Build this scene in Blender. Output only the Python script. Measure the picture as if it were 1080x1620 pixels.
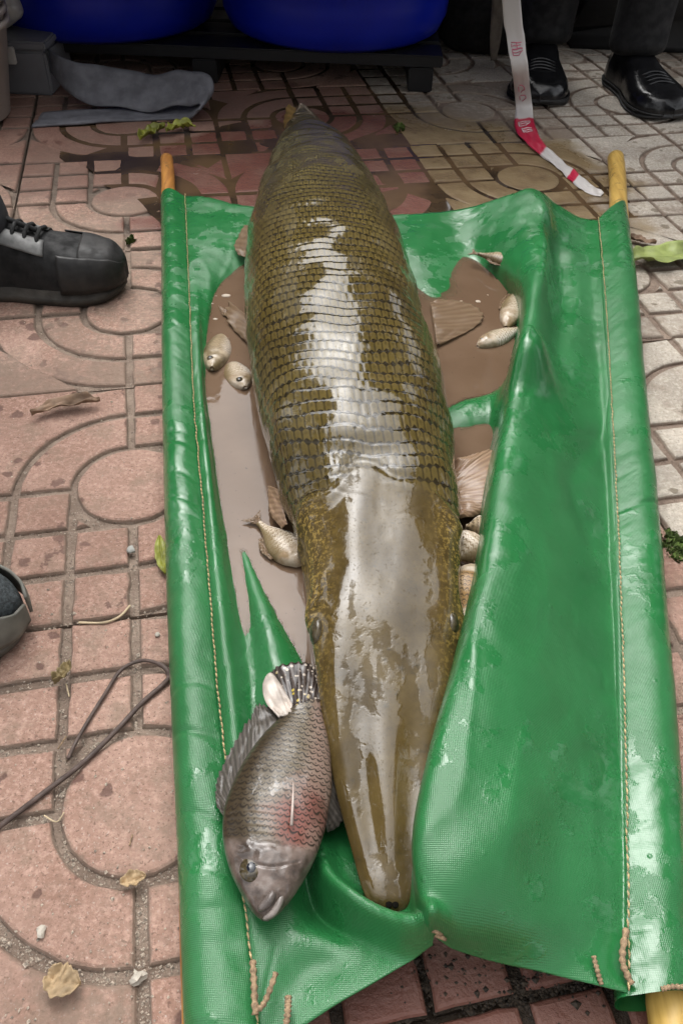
import bpy, bmesh, math, random
import numpy as np
from mathutils import Vector, Matrix
from mathutils import noise as mnoise

random.seed(7); np.random.seed(7)
scene = bpy.context.scene
for o in list(bpy.data.objects): bpy.data.objects.remove(o)
COL = scene.collection
PI = math.pi

# ------------------------------------------------------------------ camera
TILE = 0.4
FPX, TH, RO, YAW, OX, OY, H = 1272.2, .776672, -.04122, .225581, .717953, 4.338954, 1.628609*TILE
cam_d = bpy.data.cameras.new('camera'); cam = bpy.data.objects.new('camera', cam_d); COL.objects.link(cam)
cam_d.sensor_fit = 'VERTICAL'; cam_d.sensor_height = 36.0; cam_d.lens = 36.0*FPX/1620.0
cam_d.clip_start = .01; cam_d.clip_end = 500
_R = Vector((1,0,0)); _F = Vector((0,math.cos(TH),-math.sin(TH))); _D = Vector((0,-math.sin(TH),-math.cos(TH)))
_c, _s = math.cos(RO), math.sin(RO)
_rt = _c*_R + _s*_D; _dn = -_s*_R + _c*_D
cam.matrix_world = Matrix(((_rt.x,-_dn.x,-_F.x,0),(_rt.y,-_dn.y,-_F.y,0),(_rt.z,-_dn.z,-_F.z,H),(0,0,0,1)))
scene.camera = cam

# ------------------------------------------------------------------ world, sun, exposure
SUN_EL, SUN_AZ = math.radians(62), math.radians(-25)     # azimuth from +Y towards +X
world = bpy.data.worlds.new('World'); scene.world = world; world.use_nodes = True
wn = world.node_tree; wn.nodes.clear()
sky = wn.nodes.new('ShaderNodeTexSky'); sky.sky_type = 'NISHITA'; sky.sun_disc = False
sky.sun_elevation = SUN_EL; sky.sun_rotation = SUN_AZ; sky.air_density = 1.0; sky.dust_density = 4.0; sky.ozone_density = 1.0
hs = wn.nodes.new('ShaderNodeHueSaturation'); hs.inputs['Saturation'].default_value = .12
bg = wn.nodes.new('ShaderNodeBackground'); bg.inputs['Strength'].default_value = .15
wo = wn.nodes.new('ShaderNodeOutputWorld')
wn.links.new(sky.outputs[0], hs.inputs['Color']); wn.links.new(hs.outputs[0], bg.inputs['Color']); wn.links.new(bg.outputs[0], wo.inputs['Surface'])
sd = bpy.data.lights.new('sun', 'SUN'); sd.energy = .7; sd.angle = math.radians(85); sd.color = (1,.96,.9)
sun = bpy.data.objects.new('sun', sd); COL.objects.link(sun)
sdir = Vector((math.sin(SUN_AZ)*math.cos(SUN_EL), math.cos(SUN_AZ)*math.cos(SUN_EL), math.sin(SUN_EL)))
sun.rotation_euler = sdir.to_track_quat('Z','Y').to_euler(); sun.location = (0,0,6)
vs = scene.view_settings
vs.view_transform = 'Standard'; vs.look = 'None'; vs.gamma = 1; vs.use_curve_mapping = False; vs.exposure = 1.42

# ------------------------------------------------------------------ helpers
def ray(x, y):
    a, b = x-540, y-810
    a, b = _c*a-_s*b, _s*a+_c*b
    return Vector((a, FPX*math.cos(TH)-b*math.sin(TH), -(FPX*math.sin(TH)+b*math.cos(TH))))
def un(x, y, z=0.0):
    d = ray(x, y); t = (z-H)/d.z
    return Vector((d.x*t, d.y*t, z))
def uy(x, y, Y):
    d = ray(x, y); t = Y/d.y
    return Vector((d.x*t, Y, H+d.z*t))
def link(o, parent=None):
    COL.objects.link(o)
    if parent is not None: o.parent = parent
    return o
def tag(o, label=None, cat=None, group=None, kind=None):
    for k, v in (('label',label),('category',cat),('group',group),('kind',kind)):
        if v: o[k] = v
    return o
def empty(name, loc=(0,0,0), **kw):
    o = bpy.data.objects.new(name, None); COL.objects.link(o); o.location = loc; o.empty_display_size = .05
    return tag(o, **kw)
def wloc(o):
    return o.location.copy() if o.parent is None else wloc(o.parent)+o.matrix_parent_inverse.translation+o.location
def adopt(o, parent):
    o.parent = parent; o.matrix_parent_inverse = Matrix.Translation(-wloc(parent)); return o
def mesh(name, verts, faces, mat=None, parent=None, smooth=True, world=True):
    me = bpy.data.meshes.new(name); me.from_pydata([tuple(v) for v in verts], [], [tuple(f) for f in faces]); me.update()
    if smooth: me.polygons.foreach_set('use_smooth', [True]*len(me.polygons))
    if mat: me.materials.append(mat)
    o = bpy.data.objects.new(name, me); COL.objects.link(o)
    if parent is not None: adopt(o, parent)
    return o
def bmobj(name, bm, mat=None, parent=None, smooth=True):
    bmesh.ops.recalc_face_normals(bm, faces=bm.faces[:])
    me = bpy.data.meshes.new(name); bm.to_mesh(me); bm.free()
    if smooth: me.polygons.foreach_set('use_smooth', [True]*len(me.polygons))
    if mat: me.materials.append(mat)
    o = bpy.data.objects.new(name, me); COL.objects.link(o)
    if parent is not None: adopt(o, parent)
    return o
def solid(o, t, off=0):
    m = o.modifiers.new('thick','SOLIDIFY'); m.thickness = t; m.offset = off
def grid_faces(n, m, wrap=False):
    f = []
    for i in range(n-1):
        for j in range(m if wrap else m-1):
            k = (j+1) % m
            f.append((i*m+j, i*m+k, (i+1)*m+k, (i+1)*m+j))
    return f
def crom(P, t):
    """Catmull-Rom through the array P at parameters t in [0,len-1]"""
    P = np.asarray(P, float); n = len(P); t = np.asarray(t, float)
    i = np.clip(np.floor(t).astype(int), 0, n-2); f = (t-i)
    f = f.reshape(f.shape+(1,)*(P.ndim-1))
    g = lambda k: P[np.clip(k, 0, n-1)]
    p0, p1, p2, p3 = g(i-1), g(i), g(i+1), g(i+2)
    p0 = np.where((i == 0).reshape(f.shape), 2*p1-p2, p0); p3 = np.where((i == n-2).reshape(f.shape), 2*p2-p1, p3)
    return .5*((2*p1)+(-p0+p2)*f+(2*p0-5*p1+4*p2-p3)*f**2+(-p0+3*p1-3*p2+p3)*f**3)
def tube(bm, pts, r, seg=8, cap=True):
    pts = [Vector(p) for p in pts]; rr = r if hasattr(r,'__len__') else [r]*len(pts); rings = []
    up = Vector((0,0,1))
    for i, p in enumerate(pts):
        d = (pts[min(i+1,len(pts)-1)]-pts[max(i-1,0)])
        d = d.normalized() if d.length > 1e-9 else Vector((0,1,0))
        a = d.cross(up)
        if a.length < .05: a = d.cross(Vector((1,0,0)))
        a.normalize(); b = a.cross(d).normalized()
        rings.append([bm.verts.new(p+rr[i]*(math.cos(2*PI*k/seg)*a+math.sin(2*PI*k/seg)*b)) for k in range(seg)])
    for A, B in zip(rings, rings[1:]):
        for k in range(seg): bm.faces.new((A[k],A[(k+1)%seg],B[(k+1)%seg],B[k]))
    if cap: bm.faces.new(rings[0][::-1]); bm.faces.new(rings[-1])
def smooth_path(pts, n):
    return [Vector(p) for p in crom(np.array([tuple(p) for p in pts]), np.linspace(0, len(pts)-1, n))]
def box(bm, x0,x1,y0,y1,z0,z1, bev=0):
    r = bmesh.ops.create_cube(bm, size=1)
    for v in r['verts']:
        v.co = Vector(((x0+x1)/2+v.co.x*(x1-x0), (y0+y1)/2+v.co.y*(y1-y0), (z0+z1)/2+v.co.z*(z1-z0)))
    if bev:
        es = list({e for v in r['verts'] for e in v.link_edges})
        bmesh.ops.bevel(bm, geom=es, offset=bev, segments=2, affect='EDGES')
def lathe(bm, prof, cx, cy, seg=48):
    rings = []
    for r, z in prof:
        rings.append([bm.verts.new((cx+max(r,1e-4)*math.cos(2*PI*k/seg), cy+max(r,1e-4)*math.sin(2*PI*k/seg), z)) for k in range(seg)])
    for A, B in zip(rings, rings[1:]):
        for k in range(seg): bm.faces.new((A[k],A[(k+1)%seg],B[(k+1)%seg],B[k]))
def nz(x, y, z=0, s=1.0): return mnoise.noise(Vector((x*s, y*s, z*s)))

# ------------------------------------------------------------------ material helpers
class NT:
    def __init__(self, name):
        self.m = bpy.data.materials.new(name); self.m.use_nodes = True
        self.t = self.m.node_tree; self.n = self.t.nodes; self.p = self.n['Principled BSDF']; self._pos = None
    def L(self, a, b): self.t.links.new(a, b)
    def set(self, sock, v):
        if hasattr(v, 'is_output') or isinstance(v, bpy.types.NodeSocket): self.L(v, sock)
        else:
            if isinstance(v, (tuple,list)) and len(v) == 3 and sock.type == 'RGBA': v = (*v, 1)
            sock.default_value = v
    def P(self, **kw):
        for k, v in kw.items(): self.set(self.p.inputs[k.replace('_',' ')], v)
    def pos(self):
        if self._pos is None: self._pos = self.n.new('ShaderNodeNewGeometry').outputs['Position']
        return self._pos
    def attr(self, name, out='Fac'):
        a = self.n.new('ShaderNodeAttribute'); a.attribute_name = name; return a.outputs[out]
    def objrand(self): return self.n.new('ShaderNodeObjectInfo').outputs['Random']
    def noise(self, scale, detail=4, rough=.55, vec=None, dist=0, out='Fac'):
        x = self.n.new('ShaderNodeTexNoise'); x.inputs['Scale'].default_value = scale; x.inputs['Detail'].default_value = detail
        x.inputs['Roughness'].default_value = rough; x.inputs['Distortion'].default_value = dist
        self.L(vec if vec is not None else self.pos(), x.inputs['Vector']); return x.outputs[out]
    def vor(self, scale, vec=None, feature='F1', out='Distance', rnd=1):
        x = self.n.new('ShaderNodeTexVoronoi'); x.feature = feature; x.inputs['Scale'].default_value = scale
        x.inputs['Randomness'].default_value = rnd
        self.L(vec if vec is not None else self.pos(), x.inputs['Vector']); return x.outputs[out]
    def math(self, op, a, b=0.0, c=0.0, clamp=False):
        x = self.n.new('ShaderNodeMath'); x.operation = op; x.use_clamp = clamp
        for s, v in zip(x.inputs, (a,b,c)): self.set(s, v)
        return x.outputs[0]
    def ramp(self, fac, a, b, v0=0.0, v1=1.0):
        x = self.n.new('ShaderNodeMapRange'); x.interpolation_type = 'SMOOTHSTEP'
        self.set(x.inputs[0], fac); 
        for k, v in zip((1,2,3,4), (a,b,v0,v1)): x.inputs[k].default_value = v
        return x.outputs[0]
    def mix(self, f, a, b, mode='MIX'):
        x = self.n.new('ShaderNodeMix'); x.data_type = 'RGBA'; x.blend_type = mode
        self.set(x.inputs[0], f); self.set(x.inputs[6], a); self.set(x.inputs[7], b); return x.outputs[2]
    def xyz(self, vec=None):
        x = self.n.new('ShaderNodeSeparateXYZ'); self.L(vec if vec is not None else self.pos(), x.inputs[0]); return x.outputs
    def scalev(self, v, vec=None):
        x = self.n.new('ShaderNodeMapping'); self.L(vec if vec is not None else self.pos(), x.inputs['Vector']); x.inputs['Scale'].default_value = v
        return x.outputs[0]
    def bump(self, h, strength=.5, dist=.001, normal=None):
        x = self.n.new('ShaderNodeBump'); x.inputs['Strength'].default_value = strength; x.inputs['Distance'].default_value = dist
        self.L(h, x.inputs['Height'])
        if normal is not None: self.L(normal, x.inputs['Normal'])
        return x.outputs[0]
    def normal(self, n): self.L(n, self.p.inputs['Normal'])

def simple(name, col, rough=.5, var=.25, nscale=40, bump=.3, bscale=150, dist=.001, spec=.5, **kw):
    t = NT(name)
    f = t.noise(nscale, 5)
    a = tuple(c*(1-var) for c in col); b = tuple(min(1,c*(1+var)) for c in col)
    t.P(Base_Color=t.mix(t.ramp(f,.3,.7), a, b), Roughness=t.ramp(t.noise(nscale*1.7,3),.3,.7,rough*.8,min(1,rough*1.2)), Specular_IOR_Level=spec, **kw)
    t.normal(t.bump(t.noise(bscale,4), bump, dist))
    return t.m

# ------------------------------------------------------------------ paving
def wet_mask(t, soft=.12):
    """1 where the pavement is soaked: spilled pond water round the fish's tail, and below the near hem"""
    X, Y, Z = t.xyz()[0:3]
    n = t.math('MULTIPLY', t.math('SUBTRACT', t.noise(6,5), .5), .9)
    def ell(cx, cy, rx, ry):
        a = t.math('DIVIDE', t.math('SUBTRACT', X, cx), rx); b = t.math('DIVIDE', t.math('SUBTRACT', Y, cy), ry)
        return t.math('SQRT', t.math('ADD', t.math('MULTIPLY', a, a), t.math('MULTIPLY', b, b)))
    d = t.math('MINIMUM', ell(.06, 1.62, .50, .42), ell(.10, .12, .2, .09))
    m1 = t.ramp(t.math('ADD', d, n), .86, 1.06, 1, 0)
    m2 = t.ramp(t.math('ADD', ell(-.35, 1.85, .55, .42), n), .86, 1.06, .45, 0)
    return t.math('MAXIMUM', m1, m2)

def paver_mat(name, c1, c2, cw, mud):
    t = NT(name)
    f = t.noise(9,6); g = t.noise(160,4,.7)
    col = t.mix(t.ramp(f,.3,.7), c1, c2)
    col = t.mix(t.math('MULTIPLY', t.ramp(g,.42,.72), .6), col, tuple(min(1,c*1.5+.05) for c in c2))
    col = t.mix(t.math('MULTIPLY', t.ramp(t.noise(420,2,.6),.62,.72), .55), col, (.62,.56,.5))
    col = t.mix(t.math('MULTIPLY', t.ramp(t.noise(330,3,.6),.57,.68), .65), col, tuple(c*.35 for c in c1))
    col = t.mix(t.math('MULTIPLY', t.objrand(), .22), col, tuple(c*.75 for c in cw))
    # muddy silt blotches
    col = t.mix(t.math('MULTIPLY', t.ramp(t.noise(22,6,.7),.48,.70), .6), col, (.22,.165,.12))
    # drips: small irregular dark damp spots
    wv = t.n.new('ShaderNodeVectorMath'); wv.operation = 'ADD'
    sc = t.n.new('ShaderNodeVectorMath'); sc.operation = 'SCALE'; sc.inputs['Scale'].default_value = .02
    t.L(t.noise(55,3,out='Color'), sc.inputs[0]); t.L(t.pos(), wv.inputs[0]); t.L(sc.outputs[0], wv.inputs[1])
    v = t.n.new('ShaderNodeTexVoronoi'); v.inputs['Scale'].default_value = 34; t.L(wv.outputs[0], v.inputs['Vector'])
    cs = t.n.new('ShaderNodeSeparateColor'); t.L(v.outputs['Color'], cs.inputs[0])
    size = t.ramp(cs.outputs[0], .55, 1.0, 0.0, .33)
    drip = t.ramp(t.math('SUBTRACT', v.outputs['Distance'], size), -.06, .02, 1, 0)
    big = t.ramp(t.noise(14,5,.7), .61, .65)
    drip = t.math('MAXIMUM', drip, big)
    col = t.mix(t.math('MULTIPLY', drip, .72), col, tuple(c*.42 for c in cw))
    zz_ = t.math('ADD', t.xyz()[2], t.math('MULTIPLY', t.math('SUBTRACT', t.noise(70,5,.7), .5), .0045))
    col = t.mix(t.math('MULTIPLY', t.ramp(zz_, -.0020, -.0002, 1, 0), .8), col, (.22,.165,.125))
    col = t.mix(t.math('MULTIPLY', t.ramp(t.noise(4,5,.65),.42,.68), .40), col, tuple(c*.62 for c in c1))
    w = wet_mask(t)
    col = t.mix(w, col, t.mix(t.ramp(t.noise(12,5),.35,.7), cw, mud))
    t.P(Base_Color=col, Roughness=t.math('SUBTRACT', t.math('SUBTRACT', .88, t.math('MULTIPLY', w, .62)), t.math('MULTIPLY', drip, .15)), Specular_IOR_Level=.4)
    h = t.math('ADD', t.math('MULTIPLY', t.noise(230,5,.7), 1.0), t.math('MULTIPLY', t.noise(60,4), 1.2))
    t.normal(t.bump(h, .75, .0022))
    return t.m
M_RED = paver_mat('red_paver', (.285,.166,.122), (.405,.262,.203), (.17,.070,.052), (.20,.105,.080))
M_WHITE = paver_mat('pale_paver', (.36,.32,.27), (.52,.47,.40), (.26,.19,.105), (.17,.115,.06))
def groove_mat():
    t = NT('groove_silt')
    f = t.noise(30,6); g = t.noise(380,3,.7)
    col = t.mix(t.ramp(f,.3,.7), (.20,.145,.11), (.32,.245,.19))
    col = t.mix(t.math('MULTIPLY', t.ramp(g,.60,.72),.7), col, (.50,.45,.38))
    col = t.mix(t.math('MULTIPLY', t.ramp(t.noise(260,3,.7),.58,.7),.7), col, (.06,.045,.035))
    w = wet_mask(t)
    col = t.mix(w, col, (.045,.032,.022))
    t.P(Base_Color=col, Roughness=t.math('SUBTRACT', .95, t.math('MULTIPLY', w, .7)))
    t.normal(t.bump(t.math('ADD', t.noise(300,4,.75), t.math('MULTIPLY', t.noise(110,3), 1.5)), .9, .004))
    return t.m
M_GROOVE = groove_mat()

def offset_poly(P, d):
    n = len(P); out = []
    for i in range(n):
        a, b, c = P[i-1], P[i], P[(i+1)%n]
        e1 = (b[0]-a[0], b[1]-a[1]); e2 = (c[0]-b[0], c[1]-b[1])
        l1 = math.hypot(*e1) or 1e-9; l2 = math.hypot(*e2) or 1e-9
        n1 = (-e1[1]/l1, e1[0]/l1); n2 = (-e2[1]/l2, e2[0]/l2)
        mx, my = n1[0]+n2[0], n1[1]+n2[1]; k = max(.35, (mx*mx+my*my)/2)
        out.append((b[0]+d*mx/k, b[1]+d*my/k))
    return out
def paver_pieces(kind):
    g = .0125; U = 1/6; q = []
    def arc(r, a0, a1, n): return [(r*math.cos(a0+(a1-a0)*k/n), r*math.sin(a0+(a1-a0)*k/n)) for k in range(n+1)]
    E = .5-.008
    quad_arc, quad_grid = [], []
    for r0, r1 in ((U+g, 2*U-g), (2*U+g, 3*U-g)):
        outer = arc(r1, math.asin(g/r1), PI/2-math.asin(g/r1), 14); inner = arc(r0, math.asin(g/r0), PI/2-math.asin(g/r0), 10)
        if r1 > E: pass
        quad_arc.append(outer+inner[::-1])
    r = 3*U+g; a0 = math.acos(min(1,E/r)); 
    c = arc(r, a0+.06, PI/2-a0-.06, 12)
    quad_arc.append([(E, c[0][1]+.004), (E,E), (c[-1][0]+.004,E)]+c[::-1])
    for i in range(3):
        for j in range(3):
            x0, x1 = i*U+g, min((i+1)*U-g, E) if i < 2 else E; y0, y1 = j*U+g, (j+1)*U-g if j < 2 else E
            if i == 0 and j == 0: quad_grid.append([(x1,.125),(x1,y1),(.125,y1)]); continue
            if i == 0 and j == 1 or i == 1 and j == 0: pass
            n = 4; poly = []
            for (xa,ya),(xb,yb) in (((x0,y0),(x1,y0)),((x1,y0),(x1,y1)),((x1,y1),(x0,y1)),((x0,y1),(x0,y0))):
                poly += [(xa+(xb-xa)*k/n, ya+(yb-ya)*k/n) for k in range(n)]
            quad_grid.append(poly)
    rot = lambda P, k: [((x,y),(-y,x),(-x,-y),(y,-x))[k] for x, y in P]
    q.append(arc(U-g*.7, 0, 2*PI*(1-1/36), 35))
    for k in range(4):
        for P in (quad_arc if (k % 2 == kind) else quad_grid): q.append(rot(P,k))
    return q
def paver_mesh(kind, seed):
    rnd = random.Random(seed); V, Fc, mi = [], [], []
    for P in paver_pieces(kind):
        P = [(x*TILE, y*TILE) for x, y in P]
        P = [(x+.0016*nz(x,y,seed*3.1,90)+.001*nz(x,y,seed*5.7,220), y+.0016*nz(x,y,seed*7.3+5,90)) for x, y in P]
        dz = rnd.uniform(-.0007,.0004); n = len(P); b = len(V); tx, ty = rnd.uniform(-.012,.012), rnd.uniform(-.012,.012)
        cx = sum(p[0] for p in P)/n; cy = sum(p[1] for p in P)/n
        for ring, (d, z) in enumerate(((-.0014,-.0066),(0,-.0030),(.0013,-.0010),(.0036,0))):
            Q = offset_poly(P, d)
            V += [(x, y, z+(dz+tx*(x-cx)+ty*(y-cy)+.0004*nz(x,y,seed,60) if ring > 0 else 0)) for x, y in Q]
        for r in range(3):
            for k in range(n):
                Fc.append((b+r*n+k, b+r*n+(k+1)%n, b+(r+1)*n+(k+1)%n, b+(r+1)*n+k)); mi.append(1 if r == 0 else 0)
        Fc.append(tuple(b+3*n+k for k in range(n))); mi.append(0)
    # slab
    s = .5*TILE-.0022; b = len(V)
    V += [(-s,-s,-.05),(s,-s,-.05),(s,s,-.05),(-s,s,-.05),(-s,-s,-.0056),(s,-s,-.0056),(s,s,-.0056),(-s,s,-.0056)]
    for f in ((3,2,1,0),(4,5,6,7),(0,1,5,4),(1,2,6,5),(2,3,7,6),(3,0,4,7)): Fc.append(tuple(b+k for k in f)); mi.append(1)
    me = bpy.data.meshes.new('paver'); me.from_pydata(V, [], Fc); me.update()
    me.polygons.foreach_set('material_index', mi)
    return me
tag(mesh('pavement', [(-9,-6,-.014),(9,-6,-.014),(9,12,-.014),(-9,12,-.014)], [(0,1,2,3)], M_GROOVE, smooth=False), 'red and pale patterned concrete paving', kind='structure')
PAVE = bpy.data.objects['pavement']; del PAVE['label']
variants = {}
for kind in (0,1):
    for s in range(3):
        for cname, mat in (('r',M_RED),('w',M_WHITE)):
            me = paver_mesh(kind, s*2+kind+1); me.materials.append(mat); me.materials.append(M_GROOVE); variants[kind,s,cname] = me
types = {(0,-1):0,(0,0):0,(0,1):0,(0,2):1,(0,3):0,(3,-1):1,(2,-1):0,(2,0):0,(1,0):1}
for i in range(-4,8):
    for j in range(-5,5):
        p, q = i+.5-OX, -(j+.5-OY); c, s = math.cos(YAW), math.sin(YAW)
        X, Y = TILE*(c*p-s*q), TILE*(s*p+c*q)
        if not (-1.75 < X < 1.75 and -.35 < Y < 3.7): continue
        r = random.Random(i*31+j*7)
        kind = types.get((i,j), r.randint(0,1))
        o = bpy.data.objects.new('paver', variants[kind, r.randint(0,2), 'w' if (i >= 2 and j <= 2) else 'r'])
        COL.objects.link(o); o.parent = PAVE
        o.location = (X, Y, r.uniform(-.0012,.0006)); o.rotation_euler = (r.uniform(-.002,.002), r.uniform(-.002,.002), YAW+r.uniform(-.004,.004)+ (0 if r.random()<.5 else PI))

# puddle filling the sunken grooves
def puddle_mat():
    t = NT('puddle_water')
    col = t.mix(t.ramp(t.noise(5,4),.35,.65), (.035,.024,.016), (.12,.075,.04))
    t.P(Base_Color=col, Roughness=.04, IOR=1.33)
    t.normal(t.bump(t.noise(35,2), .05, .002))
    return t.m
out = [(75,190),(110,260),(200,300),(250,345),(420,420),(640,420),(720,370),(880,365),(1000,350),(985,295),(930,250),(800,232),(690,225),(640,150),(600,90),(420,80),(250,150),(150,180)]
pp = [un(v.x, v.y, -.0016) for v in smooth_path([(a,b,0) for a, b in out]+[(out[0][0],out[0][1],0)], 140)[:-1]]
pp = [Vector((v.x+.02*nz(v.x,v.y,1,14), v.y+.03*nz(v.x,v.y,7,14), v.z)) for v in pp]
tag(mesh('puddle', pp, [tuple(range(len(pp)))], puddle_mat(), smooth=False), kind='structure')

# ------------------------------------------------------------------ materials of the stretcher
def pvc_mat(name, rough=.22):
    t = NT(name)
    n1 = t.noise(7,5,.6); n2 = t.noise(40,5,.65)
    wet = t.ramp(t.math('ADD', t.math('MULTIPLY', n1,.7), t.math('MULTIPLY', n2,.3)), .475, .505)
    col = t.mix(t.ramp(t.noise(12,4),.3,.7), (.015,.122,.033), (.021,.152,.044))
    # dried silt smears
    col = t.mix(t.math('MULTIPLY', t.ramp(t.noise(16,6,.65),.64,.8), .12), col, (.22,.22,.14))
    t.P(Base_Color=col, Roughness=t.math('ADD', t.math('MULTIPLY', wet, .12), rough), IOR=1.5, Specular_IOR_Level=.6)
    # weave: two crossed fine waves, plus beads of water
    def wave(ax):
        w = t.n.new('ShaderNodeTexWave'); w.bands_direction = ax; w.inputs['Scale'].default_value = 240; w.inputs['Distortion'].default_value = .6
        w.inputs['Detail'].default_value = 1; t.L(t.pos(), w.inputs['Vector']); return w.outputs['Fac']
    weave = t.math('MULTIPLY', t.math('ADD', wave('X'), wave('Y')), t.math('ADD', t.math('MULTIPLY', wet,.8), .2))
    v = t.n.new('ShaderNodeTexVoronoi'); v.inputs['Scale'].default_value = 95; t.L(t.pos(), v.inputs['Vector'])
    cs = t.n.new('ShaderNodeSeparateColor'); t.L(v.outputs['Color'], cs.inputs[0])
    bead = t.ramp(t.math('SUBTRACT', v.outputs['Distance'], t.ramp(cs.outputs[0], .80, 1.0, 0, .30)), -.2, 0, 1, 0)
    film = t.math('MULTIPLY', wet, -.35)
    h = t.math('ADD', t.math('MULTIPLY', weave, .10), t.math('ADD', t.math('MULTIPLY', bead, .5), t.math('MULTIPLY', t.noise(24,4), 2.2)))
    h = t.math('ADD', h, film)
    t.normal(t.bump(h, .55, .0016))
    return t.m
M_PVC = pvc_mat('green_pvc')
M_THREAD = simple('thread', (.42,.31,.16), .9, .4, 300, .6, 700)
M_TWINE = simple('twine', (.25,.17,.10), .9, .4, 300, .6, 700)
def bamboo_mat(name, a, b):
    t = NT(name)
    f = t.noise(1, 5, .6, vec=t.scalev((120,9,120)))
    col = t.mix(t.ramp(f,.3,.7), a, b)
    col = t.mix(t.math('MULTIPLY', t.ramp(t.noise(45,5,.6),.58,.7),.75), col, (.05,.03,.015))
    t.P(Base_Color=col, Roughness=.45); t.normal(t.bump(f,.4,.001)); return t.m
M_BAMB = bamboo_mat('yellow_bamboo', (.40,.24,.05), (.58,.38,.10))
M_WOOD = bamboo_mat('orange_stick', (.28,.11,.025), (.48,.22,.05))

# ------------------------------------------------------------------ stretcher sheet
NET = [
 [(293,312,.045),(320,312,.050),(360,320,.050),(400,328,.048),(520,338,.040),(650,340,.046),(740,329,.062),(835,303,.100),(880,325,.070),(915,345,.048),(945,350,.046)],
 [(296,400,.045),(312,405,.046),(338,405,.045),(385,405,.037),(520,400,.012),(650,400,.044),(745,398,.037),(848,395,.098),(878,420,.058),(922,425,.042),(950,430,.043)],
 [(300,500,.045),(312,500,.046),(325,505,.037),(368,500,.015),(540,500,.006),(690,500,.028),(805,490,.020),(835,490,.100),(875,500,.066),(930,500,.040),(955,510,.043)],
 [(306,620,.045),(318,620,.047),(328,620,.030),(365,620,.008),(560,620,.005),(715,620,.012),(790,620,.012),(812,610,.102),(872,620,.080),(938,620,.040),(963,620,.043)],
 [(317,760,.045),(332,760,.049),(345,760,.030),(378,760,.008),(580,760,.005),(735,760,.012),(762,760,.020),(788,750,.108),(868,750,.090),(946,755,.040),(970,760,.043)],
 [(328,900,.045),(346,900,.050),(372,900,.026),(405,900,.010),(600,900,.005),(728,900,.010),(748,900,.030),(768,890,.112),(855,890,.098),(951,900,.041),(977,905,.043)],
 [(340,1050,.045),(362,1050,.052),(396,1055,.030),(438,1050,.022),(600,1050,.008),(708,1050,.010),(718,1050,.040),(732,1045,.115),(838,1050,.102),(956,1050,.043),(982,1060,.043)],
 [(355,1200,.045),(376,1200,.052),(402,1200,.043),(450,1200,.040),(590,1200,.015),(682,1200,.020),(684,1200,.050),(692,1190,.115),(822,1200,.104),(961,1200,.046),(985,1200,.043)],
 [(375,1340,.045),(396,1340,.048),(425,1340,.045),(480,1345,.038),(560,1345,.026),(640,1340,.028),(657,1340,.060),(668,1330,.112),(812,1340,.100),(963,1340,.048),(988,1340,.043)],
 [(388,1440,.045),(406,1440,.047),(442,1440,.044),(510,1435,.038),(580,1452,.045),(638,1462,.052),(662,1462,.070),(688,1455,.092),(812,1450,.088),(964,1440,.047),(988,1440,.043)],
 [(412,1660,.045),(430,1652,.045),(470,1628,.045),(520,1597,.046),(590,1556,.050),(650,1521,.055),(678,1503,.060),(692,1492,.066),(800,1522,.055),(952,1562,.046),(990,1572,.043)],
]
net = np.array([[tuple(un(*c)) for c in row] for row in NET])
# second station pushes the fabric's hanging edge just past the last row
NV, NU = 300, 210
tv = np.linspace(0, len(NET)-1, NV); tu = np.linspace(0, len(NET[0])-1, NU)
A = crom(net, tv)                       # NV x 11 x 3
G = np.stack([crom(A[i], tu) for i in range(NV)])   # NV x NU x 3
def ridge(poly, amp, wid, n=60, amps=None, wids=None, power=2):
    pts = np.array([tuple(p) for p in smooth_path(poly, n)])
    d = np.full(G.shape[:2], 9.); k = np.zeros(G.shape[:2], int)
    for q in range(n):
        dd = np.hypot(G[...,0]-pts[q,0], G[...,1]-pts[q,1]); m = dd < d; d[m] = dd[m]; k[m] = q
    a = np.interp(k/(n-1), np.linspace(0,1,len(amps)), amps) if amps is not None else amp
    w_ = np.interp(k/(n-1), np.linspace(0,1,len(wids)), wids) if wids is not None else wid
    G[...,2] += a*np.exp(-(d/w_)**power)
# rim of the pocket round the snout, its dark hollow, the ridge that rises out of the water, the bulge across the pool
ridge([un(506,1300,.07),un(514,1362,.07),un(552,1412,.07),un(612,1456,.066),un(668,1476,.07)], .03, .0078, amps=[.008,.030,.036,.028,.014])
ridge([un(488,1345,.05),un(500,1410,.05),un(540,1455,.05),un(600,1485,.05)], -.02, .012, amps=[-.012,-.024,-.016,-.008])
ridge([un(620,1490,.05),un(660,1500,.05),un(688,1490,.06)], .012, .007, amps=[.003,.010,.008])
ridge([un(386,872,.034),un(414,960,.036),un(440,1040,.038),un(462,1110,.04)], .02, .0115, amps=[.0215,.0245,.024,.018], wids=[.0075,.014,.023,.028], power=2.4)
ridge([un(680,672,.036),un(740,652,.038),un(800,640,.04)], .03, .034, amps=[.022,.029,.040], wids=[.030,.038,.048], power=3)
ridge([un(840,305,.1),un(875,350,.09),un(905,380,.07)], .016, .016, amps=[.004,.014,.004])
ridge([un(880,380,.06),un(890,470,.06),un(880,560,.06),un(905,640,.06)], -.012, .018, amps=[-.012,-.014,-.010,0])
ridge([un(862,420,.06),un(850,520,.08),un(845,640,.09)], .01, .02, amps=[.004,.010,.002])
ridge([un(990,620,.06),un(900,760,.06),un(930,860,.05)], -.004, .012)
ridge([un(700,1420,.1),un(790,1330,.1),un(860,1200,.1)], .006, .018, amps=[.004,.006,0])
ridge([un(760,1500,.07),un(860,1400,.08),un(900,1250,.07)], -.005, .02, amps=[-.002,-.006,0])
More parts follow.
